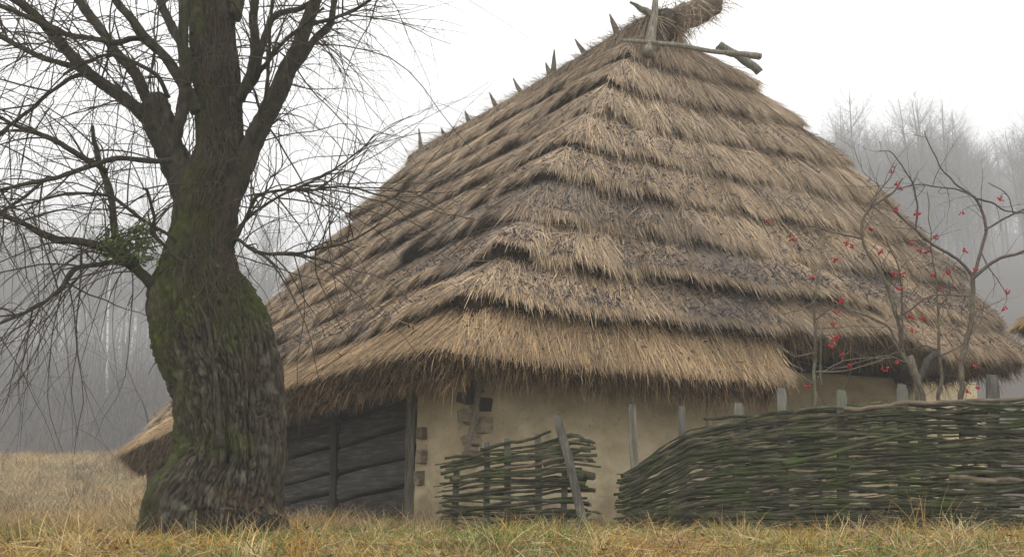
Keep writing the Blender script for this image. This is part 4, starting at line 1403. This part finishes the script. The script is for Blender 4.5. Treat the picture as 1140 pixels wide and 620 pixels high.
# ------------------------------------------------------------------ berry shrubs behind the fence
YV = 13.2
SHRUBS = {
    'a': ('berry_shrub', 'thickest grey berry shrub forking in a wide Y at the right edge', [
        [(1070, 470, 6), (1070, 442, 5.6), (1071, 400, 5.2), (1082, 358, 4.8), (1083, 329, 4.6), (1083, 308, 4.4)],
        [(1083, 310, 3.6), (1066, 289, 3), (1041, 273, 2.8), (1018, 256, 2.6), (999, 237, 2.2), (985, 222, 1.5)],
        [(1019, 258, 2), (1021, 227, 1.8), (1015, 202, 1.6), (1003, 183, 1.3), (991, 169, 1), (978, 168, .7)],
        [(1083, 308, 3.6), (1092, 279, 3.2), (1097, 250, 3), (1086, 221, 2.4), (1054, 195, 1.6), (1031, 156, 1.2), (1029, 146, .8)],
        [(1083, 310, 3.8), (1105, 292, 3.2), (1140, 279, 2.8), (1175, 266, 2.2), (1210, 250, 1.4)],
        [(1096, 256, 2), (1118, 243, 2), (1140, 233, 1.8), (1170, 222, 1.2)],
        [(1086, 221, 2), (1105, 226, 1.8), (1118, 234, 1.6), (1132, 236, 1.1), (1150, 236, .8)],
        [(1086, 219, 1.8), (1060, 210, 1.5), (1015, 206, 1.2), (999, 211, .9)],
        [(1092, 280, 1.6), (1100, 296, 1.2), (1112, 312, 1), (1120, 326, .8)],
        [(1128, 238, 1.2), (1120, 216, 1), (1101, 203, .8)]]),
    'b': ('berry_shrub', 'leaning brown berry shrub arching left before the straw roof', [
        [(1028, 470, 5.5), (1028, 442, 5), (1021, 423, 4.2), (1012, 406, 3.8), (1005, 394, 3.6), (1002, 365, 3.4), (995, 342, 3.2), (983, 308, 3), (960, 269, 2.6), (965, 237, 2.2), (995, 214, 1.8), (1004, 198, 1.2)],
        [(960, 267, 1.8), (934, 260, 1.5), (905, 253, 1.2), (880, 251, .9)],
        [(965, 238, 1.4), (980, 212, 1.2), (992, 195, 1), (998, 183, .7)],
        [(1005, 392, 2.4), (1004, 340, 2), (1001, 300, 1.6), (987, 269, 1.1)],
        [(1002, 387, 2.4), (989, 365, 2.2), (970, 354, 1.8), (950, 347, 1.4), (934, 342, .9)],
        [(1010, 404, 1.8), (985, 396, 1.5), (955, 404, 1.2), (925, 412, .9)],
        [(1003, 352, 1.8), (1022, 338, 1.6), (1045, 328, 1.4), (1085, 331, 1)],
        [(965, 240, 1.2), (972, 222, 1), (978, 208, .8), (960, 190, .6), (950, 160, .5)]]),
    'c': ('berry_shrub', 'straight slim berry shrub rising between the two thicker shrubs', [
        [(1045, 470, 4.2), (1045, 442, 3.8), (1049, 419, 3.4), (1045, 387, 3), (1044, 339, 2), (1040, 300, 1.6), (1036, 263, 1.2), (1033, 214, .8)],
        [(1045, 396, 1.8), (1060, 390, 1.5), (1072, 382, 1.2), (1090, 360, .9), (1096, 335, .6)],
        [(1045, 392, 1.8), (1030, 385, 1.3), (1008, 390, .9)],
        [(1044, 345, 1.2), (1060, 320, 1), (1056, 300, .8)]]),
    'd': ('berry_shrub', 'thin pale berry shrub standing alone left of the other berry shrubs', [
        [(908, 470, 3.8), (908, 452, 3.6), (907, 400, 3.2), (907, 358, 2.8), (908, 332, 2.2), (913, 300, 1.4), (921, 285, .8)],
        [(914, 430, 2), (913, 400, 1.8), (913, 372, 1.4)],
        [(908, 429, 2), (889, 416, 1.8), (873, 403, 1.5), (871, 387, 1)],
        [(909, 415, 2), (941, 412, 1.7), (966, 406, 1.4), (1002, 391, 1)],
        [(909, 420, 1.6), (930, 406, 1.4), (960, 398, 1.1), (990, 398, .8)],
        [(907, 392, 1.6), (885, 396, 1.3), (862, 385, .8)],
        [(908, 335, 1.4), (890, 345, 1.1), (872, 350, .7)],
        [(908, 356, 1.4), (930, 340, 1.2), (945, 345, .8)]]),
}
BERRIES = [(993, 190), (998, 205), (1002, 210), (998, 233), (1021, 238), (970, 254), (942, 271), (949, 273), (883, 265), (930, 289), (1015, 271), (1024, 279), (1031, 280), (1042, 264), (980, 280), (995, 305), (1005, 305), (1002, 320), (1038, 306), (1056, 303), (1047, 319), (1075, 279), (1085, 301), (1122, 325), (1118, 343), (936, 335), (932, 345), (928, 360), (932, 375), (925, 385), (937, 395), (927, 378), (945, 408), (985, 410), (998, 403), (1017, 367), (1013, 352), (1028, 354), (1086, 408), (1078, 436), (1088, 431), (899, 429), (905, 310), (856, 246), (1071, 237), (1114, 221)]
shrub_objs = {}
shrub_pts = []


def berry_geo(px, py, Y, seed, anchor, stalks):
    rng = np.random.default_rng(seed)
    g = Geo()
    c = at(px, py, Y)
    if anchor is not None and np.linalg.norm(anchor - c) < 0.9:
        mid = (anchor + c) / 2 + np.array([0, 0, 0.04]) + rng.normal(0, 0.02, 3)
        stalks.add(*tubes(resample(np.array([anchor, mid, c + [0, 0, 0.03]]), 9), np.linspace(0.0045, 0.003, 9), 4)[:2])
    nb = rng.integers(6, 12)
    lat, lon = 5, 8
    th = np.linspace(0, pi, lat + 1)
    ph = np.arange(lon) / lon * 2 * pi
    T_, Ph = np.meshgrid(th, ph, indexing='ij')
    S = np.stack([np.sin(T_) * np.cos(Ph), np.sin(T_) * np.sin(Ph), np.cos(T_)], -1).reshape(-1, 3)
    idx = np.arange((lat + 1) * lon).reshape(lat + 1, lon)
    q = np.stack([idx[:-1], idx[1:], np.roll(idx, -1, 1)[1:], np.roll(idx, -1, 1)[:-1]], -1).reshape(-1, 4)
    for _ in range(nb):
        p = c + np.clip(rng.normal(0, 1, 3), -1.5, 1.5) * np.array([0.020, 0.018, 0.016]) + [0, 0, -0.005]
        g.add(S * rng.uniform(0.010, 0.0135) * np.array([1, 1, 1.1]) + p, q)
    return g


rs_all = []
for key, (nm, lab, stems) in SHRUBS.items():
    b = stems[0][0]
    yv = YV + {'a': 0.0, 'b': 0.35, 'c': 0.6, 'd': -0.1}[key]
    root = thing(nm, lab, 'shrub', (*at(b[0], b[1], yv)[:2], 0), group='red berry shrubs behind the wattle fence')
    shrub_objs[key] = root
    paths = []
    for k, st in enumerate(stems):
        st = [(x, y, w) for x, y, w in st]
        wp = willow_path(st, yv, 0 if k == 0 else random.uniform(-0.35, 0.35))
        if k == 0:
            wp = np.concatenate([[[wp[0][0], wp[0][1], -0.2, wp[0][3]]], wp])
        L = np.linalg.norm(np.diff(wp[:, :3], axis=0), axis=1).sum()
        n = int(np.clip(L / 0.03, 14, 120))
        rs = resample(wp, n)
        P, R = rs[:, :3], np.maximum(rs[:, 3] * 0.58, 0.0032)
        P = P + 0.018 * np.stack([fbm(xyz(np.arange(n) * 0.2, k * 3.7 + b[0], c * 5.1), 2, 2) for c in range(3)], 1)
        v, q, t = tubes(P, R, 9, True)
        v = v + 0.003 * fbm(v * 40, 2, 7)[:, None]
        link('stem', Geo().add(v, q, t).mesh('stem', M_SHRUB if (k == 0 or key == 'd') else M_SHRUB_DARK), root)
        paths.append((P, R, 2))
        shrub_pts += [(key, p) for p in P[::3]]
    Pt, Rt = spawn_twigs(paths, 6.0, (0.15, 0.75), 0.0045, -0.02, 31 + b[0], 0.25, 1.2)
    g = Geo().add(*tubes(Pt, Rt, 4)[:2])
    P2, R2 = spawn_twigs([(Pt[k], Rt[k], 1) for k in range(len(Pt))], 3.0, (0.06, 0.22), 0.0035, 0.0, 32 + b[0], 0.3, 1.3)
    g.add(*tubes(P2, R2, 3)[:2])
    tag(link('twigs', g.mesh('twigs', M_SHRUB_DARK), root), kind='stuff')
stalk_geo = {k: Geo() for k in SHRUBS}
for j, (px, py) in enumerate(BERRIES):
    best, key, by, bp = 1e9, None, YV, None
    for k, p in shrub_pts:
        d = p[1] * cp_ + (p[2] - CZ) * sp_
        sx_, sy_ = 570 + F * p[0] / d, 310 - F * (-p[1] * sp_ + (p[2] - CZ) * cp_) / d
        dist = (sx_ - px) ** 2 + (sy_ - py) ** 2
        if dist < best:
            best, key, by, bp = dist, k, p[1], p
    link('berry_cluster', berry_geo(px, py, by - 0.03, j, bp, stalk_geo[key]).mesh('berry_cluster', M_BERRY), shrub_objs[key])

for k, g in stalk_geo.items():
    if g.v:
        tag(link('fruit_stalks', g.mesh('fruit_stalks', M_SHRUB_DARK), shrub_objs[k]), kind='stuff')

# ------------------------------------------------------------------ grass
def blades(x, y, h, w, col, lean=0.35, segs=3, arch=0.5, zoff=0.0):
    n = len(x)
    z = ground_z(x, y) + zoff
    P = xyz(x, y, z - 0.01)
    a = RNG.uniform(0, 2 * pi, n)
    ln = np.abs(RNG.normal(0, lean, n))
    D = norm(np.stack([np.cos(a) * ln, np.sin(a) * ln, np.ones(n)], -1))
    bend = np.stack([np.cos(a) * h * arch * RNG.random(n), np.sin(a) * h * arch * RNG.random(n), -h * 0.35 * RNG.random(n)], -1)
    b2 = RNG.uniform(0, 2 * pi, n)
    side = np.stack([np.cos(b2), np.sin(b2), np.zeros(n)], -1)
    return ribbons(P, D, h, w, side, bend, col, segs)


def pal(n, cols, probs):
    c = np.array(cols)[RNG.choice(len(cols), n, p=np.array(probs) / sum(probs))]
    return c * RNG.uniform(0.75, 1.25, (n, 1))


def keep_out_of_hut(x, y):
    """true where a point is outside the hut's walls"""
    d = np.stack([x - C0[0], y - C0[1]], -1)
    det = uL[0] * uR[1] - uL[1] * uR[0]
    a = (d[:, 0] * uR[1] - d[:, 1] * uR[0]) / det
    b = (uL[0] * d[:, 1] - uL[1] * d[:, 0]) / det
    return ~((a > -0.02) & (a < tback) & (b > -0.02) & (b < send))


STRAW_C = [(0.46, 0.285, 0.065), (0.38, 0.21, 0.04), (0.48, 0.34, 0.11), (0.19, 0.115, 0.04), (0.33, 0.15, 0.035), (0.16, 0.17, 0.04)]
GREEN_C = [(0.085, 0.15, 0.02), (0.13, 0.20, 0.03), (0.05, 0.10, 0.015), (0.24, 0.23, 0.08), (0.30, 0.24, 0.10)]


def near_grass():
    g = Geo()
    # short sward and old straw, foreground to the fence line
    n = 175000
    y = 6.2 + (16.5 - 6.2) * RNG.random(n) ** 0.85
    x = (RNG.random(n) * 2 - 1) * (0.56 * y + 0.5)
    ok = keep_out_of_hut(x, y)
    x, y = x[ok], y[ok]
    n = len(x)
    pch = fbm(xyz(x * 0.9, y * 0.9), 3, 61)
    strip = np.exp(-((y - 11.2) / 2.6) ** 2) * sstep(-x, -1.9, 0.2) * sstep(x, -3.6, -2.4)
    green = (RNG.random(n) < np.clip(0.16 + pch * 0.9 + strip * 0.7, 0.04, 0.95))
    col = np.where(green[:, None], pal(n, GREEN_C, [3, 3, 2, 2, 1]), pal(n, STRAW_C, [4, 3, 4, 2, 1.3, 1]))
    h = RNG.gamma(4.0, 0.019, n) * (1 + 0.7 * fbm(xyz(x * 1.4, y * 1.4), 3, 64)) * np.where(green, 1.2, 0.95)
    h = np.clip(h, 0.03, 0.5)
    g.add(*[a if k != 2 else None for k, a in enumerate((0, 0, 0))][:0] or (np.zeros((0, 3)),)) if False else None
    v, q, c = blades(x, y, h, RNG.uniform(0.0018, 0.0045, n), col, 0.65, 3, 1.0)
    g.add(v, q, None, c)
    # taller orange tussocks
    m = 420
    tyy = RNG.uniform(8.0, 13.2, m)
    txx = (RNG.random(m) * 2 - 1) * (0.52 * tyy)
    okk = keep_out_of_hut(txx, tyy)
    for cx, cy in zip(txx[okk], tyy[okk]):
        if RNG.random() < 0.4:
            continue
        k = RNG.integers(14, 46)
        x = cx + RNG.normal(0, 0.07, k)
        y = cy + RNG.normal(0, 0.07, k)
        h = RNG.uniform(0.10, 0.30, k) * (0.5 + 0.9 * RNG.random() ** 1.5)
        base = np.array([(0.42, 0.27, 0.07), (0.37, 0.20, 0.05), (0.42, 0.32, 0.15), (0.20, 0.21, 0.06), (0.16, 0.10, 0.05), (0.48, 0.38, 0.20)])[RNG.integers(0, 6)]
        v, q, c = blades(x, y, h, RNG.uniform(0.0022, 0.0045, k), np.tile(base, (k, 1)) * RNG.uniform(0.7, 1.3, (k, 1)), 0.45, 4, 0.9)
        g.add(v, q, None, c)
    # flattened old straw and fallen leaves lying on the ground
    k = 9000
    y = 6.5 + 7.5 * RNG.random(k)
    x = (RNG.random(k) * 2 - 1) * 0.55 * y
    o2 = keep_out_of_hut(x, y)
    x, y = x[o2], y[o2]
    k = len(x)
    P = xyz(x, y, ground_z(x, y) + RNG.uniform(0.01, 0.07, k))
    D = norm(RNG.normal(0, 1, (k, 3)) * np.array([1, 1, 0.22]))
    v, q, c = ribbons(P, D, RNG.uniform(0.08, 0.35, k), RNG.uniform(0.0018, 0.0035, k), norm(np.cross(D, RNG.normal(0, 1, (k, 3)))), RNG.normal(0, 0.03, (k, 3)), pal(k, [(0.46, 0.36, 0.19), (0.34, 0.25, 0.12), (0.20, 0.14, 0.08)], [3, 2, 2]), 2)
    g.add(v, q, None, c)
    k = 500
    y = 7 + 6 * RNG.random(k)
    x = (RNG.random(k) * 2 - 1) * 0.55 * y
    P = xyz(x, y, ground_z(x, y) + RNG.uniform(0.03, 0.10, k))
    D = norm(RNG.normal(0, 1, (k, 3)) * np.array([1, 1, 0.5]))
    v, q, c = ribbons(P, D, RNG.uniform(0.03, 0.07, k), RNG.uniform(0.008, 0.02, k), norm(np.cross(D, RNG.normal(0, 1, (k, 3)))), RNG.normal(0, 0.01, (k, 3)), pal(k, [(0.16, 0.09, 0.045), (0.26, 0.16, 0.07), (0.09, 0.06, 0.035)], [2, 2, 1]), 2)
    g.add(v, q, None, c)
    # sparse tall stalks, thicker round the fence feet and trunk
    spots = [(1010, 12.0, 0.35, 40), (1025, 11.5, 0.25, 40), (975, 12.1, 0.25, 60), (640, 12.4, 0.25, 60), (560, 12.5, 0.3, 60), (580, 11.8, 0.5, 60), (170, 10.6, 0.4, 60), (255, 10.2, 0.4, 70), (310, 10.4, 0.3, 60), (850, 12.1, .5, 80), (1100, 11.3, .4, 80), (720, 12.2, .3, 50), (430, 11, .5, 40), (40, 11, .8, 120)]
    for px, Y, sd, k in spots:
        X = at(px, 585, Y)[0]
        x = X + RNG.normal(0, sd, k)
        y = Y + RNG.normal(0, 0.25, k)
        h = RNG.uniform(0.12, 0.5, k) * (1.35 if px in (1010, 1025) else 0.75)
        v, q, c = blades(x, y, h, RNG.uniform(0.002, 0.004, k), pal(k, [(0.40, 0.29, 0.10), (0.33, 0.20, 0.07), (0.20, 0.13, 0.07), (0.50, 0.33, 0.09)], [3, 2, 1, 3]), 0.3, 5, 0.6)
        g.add(v, q, None, c)
    o = link('grass', g.mesh('grass', M_GRASS, smooth=False, colors=True))
    tag(o, 'tangled straw coloured and green grass in front of the hut and fences', 'grass', kind='stuff')


near_grass()


def field_grass():
    g = Geo()
    n = 120000
    y = 13.5 + (62 - 13.5) * RNG.random(n) ** 1.25
    x = -(0.04 + RNG.random(n) * 0.62) * y * 1.0
    ok = keep_out_of_hut(x, y)
    x, y = x[ok], y[ok]
    n = len(x)
    pch = fbm(xyz(x * 0.35, y * 0.35), 4, 91)
    t2 = fbm(xyz(x * 0.9, y * 0.9), 3, 95)
    h = np.clip(0.26 + 0.42 * np.clip(t2 + 0.1, 0, 1) + 0.35 * pch, 0.06, 0.9) * RNG.uniform(0.5, 1.15, n)
    col = pal(n, [(0.42, 0.295, 0.145), (0.34, 0.225, 0.10), (0.48, 0.37, 0.195), (0.20, 0.14, 0.08), (0.25, 0.21, 0.10)], [4, 3, 3, 2, 1.5])
    col = col * (1 + 0.35 * pch)[:, None]
    v, q, c = blades(x, y, h, RNG.uniform(0.004, 0.009, n) * np.clip(y / 25, 0.7, 2), col, 0.5, 3, 0.9)
    g.add(v, q, None, c)
    # dark dead weed clumps
    for _ in range(120):
        Y = RNG.uniform(20, 56)
        X = -RNG.uniform(0.28, 0.6) * Y
        if not keep_out_of_hut(np.array([X]), np.array([Y]))[0]:
            continue
        k = 40
        v, q, c = blades(X + RNG.normal(0, 0.25, k), Y + RNG.normal(0, 0.25, k), RNG.uniform(0.25, 0.9, k), RNG.uniform(0.005, 0.011, k), pal(k, [(0.10, 0.075, 0.05), (0.15, 0.11, 0.075)], [1, 1]), 0.4, 3, 0.5)
        g.add(v, q, None, c)
    o = link('meadow_grass', g.mesh('meadow_grass', M_GRASS, smooth=False, colors=True))
    tag(o, 'dry tan tussock grass on the meadow rising to the forest', 'grass', kind='stuff')


field_grass()

# ------------------------------------------------------------------ forest in the fog
def tree_variant(seed, H, r0, crown_from=0.35, dens=26, up=0.75):
    rng = np.random.default_rng(seed)
    n = 26
    s = np.linspace(0, 1, n)
    lean = rng.normal(0, 0.03, 2)
    P = np.stack([lean[0] * H * s + 0.25 * fbm(xyz(s * 2.5, seed, 0.0), 2, 1), lean[1] * H * s + 0.25 * fbm(xyz(s * 2.5, seed, 5.0), 2, 2), H * s], -1)
    R = r0 * (1 - 0.93 * s ** 0.9) * (1 + 0.25 * np.exp(-s * 30))
    tr = Geo()
    tr.add(*tubes(P, R, 9)[:2])
    cr = Geo()
    nb = dens
    PP, RR, sub = [], [], []
    for k in range(nb):
        f = crown_from + (0.97 - crown_from) * (k + rng.random()) / nb
        i = int(f * (n - 1))
        a = rng.uniform(0, 2 * pi)
        L = H * (0.10 + 0.26 * (1 - f)) * rng.uniform(0.7, 1.3)
        d = norm(np.array([cos(a), sin(a), up * rng.uniform(0.6, 1.5)]))
        m = 8
        t = np.linspace(0, 1, m)
        pts = P[i] + d * (L * t)[:, None]
        pts[:, 2] += 0.18 * L * t ** 2
        pts = pts + np.stack([0.10 * L * t * fbm(xyz(t * 3, seed * 3.1 + k, c * 4.0), 2, 6) for c in range(3)], -1)
        PP.append(pts)
        RR.append(np.maximum(R[i] * 0.45 * (1 - 0.8 * t), 0.012))
        sub.append((pts, RR[-1], 1))
    cr.add(*tubes(np.array(PP), np.array(RR), 4)[:2])
    P2, R2 = spawn_twigs(sub, 2.4, (H * 0.05, H * 0.12), 0.022, -0.15, seed + 50, 0.15, 0.9)
    cr.add(*tubes(P2, R2, 3)[:2])
    P3, R3 = spawn_twigs([(P2[k], R2[k], 1) for k in range(len(P2))], 1.6, (H * 0.025, H * 0.06), 0.013, -0.1, seed + 51, 0.2, 1.0)
    cr.add(*tubes(P3, R3, 3)[:2])
    return tr, cr


VAR = [tree_variant(100 + k, H, r, cf, d) for k, (H, r, cf, d) in enumerate([(19, 0.26, 0.35, 24), (22, 0.33, 0.4, 26), (16, 0.17, 0.3, 22), (20, 0.22, 0.45, 20)])]
VMESH = [(t.mesh('trunk', M_FOREST), c.mesh('crown', M_FOREST)) for t, c in VAR]


def place_tree(name, k, x, y, sc, rot, label, cat, group, meshes=None):
    z = float(ground_z(x, y)) - 0.15
    root = thing(name, label, cat, (x, y, z), group)
    root.rotation_euler = (0, 0, rot)
    root.scale = (sc, sc, sc)
    tm, cm = meshes or VMESH[k]
    for nm, me in (('trunk', tm), ('crown', cm)):
        o = bpy.data.objects.new(nm, me)
        COL.objects.link(o)
        o.parent = root
    return root


GL = 'bare trees standing along the forest edge beyond the meadow'
for j, (px, Y, k, sc) in enumerate([(8, 195, 0, 1.67), (30, 211, 2, 1.82), (52, 202, 3, 1.67), (70, 189, 1, 1.67), (86, 220, 2, 1.97), (98, 200, 0, 1.51), (122, 211, 3, 1.67), (137, 192, 2, 1.67), (153, 208, 1, 1.67), (168, 200, 0, 1.67), (290, 217, 1, 1.67), (318, 232, 0, 1.67), (-20, 202, 1, 1.67), (-55, 209, 3, 1.67)]):
    x = (px - 570) / (F / cp_) * Y
    place_tree('bare_tree', k, x, Y, sc, random.uniform(0, 6.28), 'dark bare tree at the misty forest edge across the meadow', 'tree', GL)
GR = 'bare trees on the foggy hill behind the hut'
for j, (px, Y, k, sc) in enumerate([(950, 343, 0, 1.46), (985, 241, 1, 1.46), (1012, 267, 3, 1.60), (1040, 237, 1, 1.46), (1066, 351, 0, 1.60), (1095, 315, 2, 1.75), (1120, 251, 1, 1.46), (1150, 241, 3, 1.46)]):
    x = (px - 570) / (F / cp_) * Y
    place_tree('bare_tree', k, x, Y, sc, random.uniform(0, 6.28), 'faint bare tree on the foggy hill right of the thatched roof', 'tree', GR)
# the white birch
bt, bc = tree_variant(140, 19, 0.10, 0.45, 16)
bm = (bt.mesh('trunk', M_BIRCH), bc.mesh('crown', M_FOREST))
place_tree('birch_tree', 0, (107 - 570) / (F / cp_) * 140, 140, 1.75, 0.4, 'slender white birch trunk against the dark forest', 'tree', None, bm)


def far_forest():
    g = Geo()
    rng = np.random.default_rng(77)

    def put(x, y, k, sc, rot):
        z = float(ground_z(x, y)) - 0.2
        c, s = cos(rot), sin(rot)
        Rm = np.array([[c, -s, 0], [s, c, 0], [0, 0, 1]]) * sc
        for geo in VAR[k]:
            for v, q in zip(geo.v, geo.q):
                g.add(v @ Rm.T + [x, y, z], q - q.min() if False else None) if False else None
            v = np.concatenate(geo.v)
            q = np.concatenate(geo.q)
            g.add(v @ Rm.T + np.array([x, y, z]), q)

    for _ in range(260):
        Y = 190 + 250 * rng.random() ** 1.2
        px = rng.uniform(-70, 470)
        put((px - 570) / (F / cp_) * Y, Y, rng.integers(0, 4), rng.uniform(1.15, 1.65), rng.uniform(0, 6.28))
    for _ in range(360):
        Y = rng.uniform(170, 460)
        px = rng.uniform(900, 1220)
        put((px - 570) / (F / cp_) * Y, Y, rng.integers(0, 4), rng.uniform(1.2, 1.65), rng.uniform(0, 6.28))
    o = link('far_forest', g.mesh('far_forest', M_FOREST))
    tag(o, 'mass of bare forest fading into white fog behind everything', 'forest', kind='stuff')


far_forest()


def undergrowth():
    rng = np.random.default_rng(5)
    g = Geo()
    gl = Geo()
    PP, RR = [], []
    for _ in range(2600):
        Y = 85 + 130 * rng.random() ** 1.1
        px = rng.uniform(-60, 470)
        x = (px - 570) / (F / cp_) * Y
        z = float(ground_z(x, Y))
        H = rng.uniform(2.0, 10.0)
        s = np.linspace(0, 1, 7)
        pts = np.array([x, Y, z])[None] + np.stack([rng.normal(0, 0.12) * H * s + 0.1 * H * fbm(xyz(s * 2, _, 0.0), 2, 3), rng.normal(0, 0.1) * H * s, H * s], -1)
        PP.append(pts)
        RR.append(rng.uniform(0.03, 0.09) * (1 - 0.75 * s))
    PP, RR = np.array(PP), np.array(RR)
    g.add(*tubes(PP, RR, 4)[:2])
    P2, R2 = spawn_twigs([(PP[k], RR[k], 1) for k in range(len(PP))], 2.2, (0.8, 2.6), 0.03, -0.1, 9, 0.2, 0.9)
    g.add(*tubes(P2, R2, 3)[:2])
    o = link('undergrowth', g.mesh('undergrowth', M_FOREST))
    tag(o, 'thicket of thin bare saplings under the forest edge', 'undergrowth', kind='stuff')
    n = 14000
    i = rng.integers(0, len(P2), n)
    ok = (vnoise(P2[i, 0] * 0.12, 3) + rng.normal(0, 0.2, n) > 0.12) & (P2[i, 5, 2] < 8)
    i = i[ok]
    P = P2[i, rng.integers(2, 11, len(i))]
    D = norm(rng.normal(0, 1, P.shape))
    m = len(P)
    vv, q, cc = ribbons(P, D, rng.uniform(0.16, 0.38, m), rng.uniform(0.055, 0.11, m), norm(np.cross(D, rng.normal(0, 1, P.shape))), np.zeros((m, 3)), np.full((m, 3), .5), 2)
    o = link('russet_leaves', gl.add(vv, q).mesh('russet_leaves', M_BEECH))
    tag(o, 'russet leaves still hanging on saplings at the forest edge', 'leaves', kind='stuff')


undergrowth()

# a bare sapling between the meadow and the far end of the hut
sp = thing('sapling', 'thin bare sapling behind the far left end of the thatch', 'sapling', (*at(165, 585, 30)[:2], float(ground_z(at(165, 585, 30)[0], 30))))
w = np.array([at(182, 520, 30), at(165, 470, 30), at(150, 430, 30), at(140, 405, 30)])
w[0][2] = float(ground_z(w[0][0], 30)) - 0.1
rs = resample(np.concatenate([w, np.array([[.03], [.025], [.018], [.008]])], 1), 24)
v, q, t = tubes(rs[:, :3], rs[:, 3], 6, True)
link('stem', Geo().add(v, q, t).mesh('stem', M_FOREST), sp)
Pt, Rt = spawn_twigs([(rs[:, :3], rs[:, 3], 1)], 6, (0.3, 1.0), 0.009, -0.1, 3, 0.2)
tag(link('twigs', Geo().add(*tubes(Pt, Rt, 3)[:2]).mesh('twigs', M_FOREST), sp), kind='stuff')
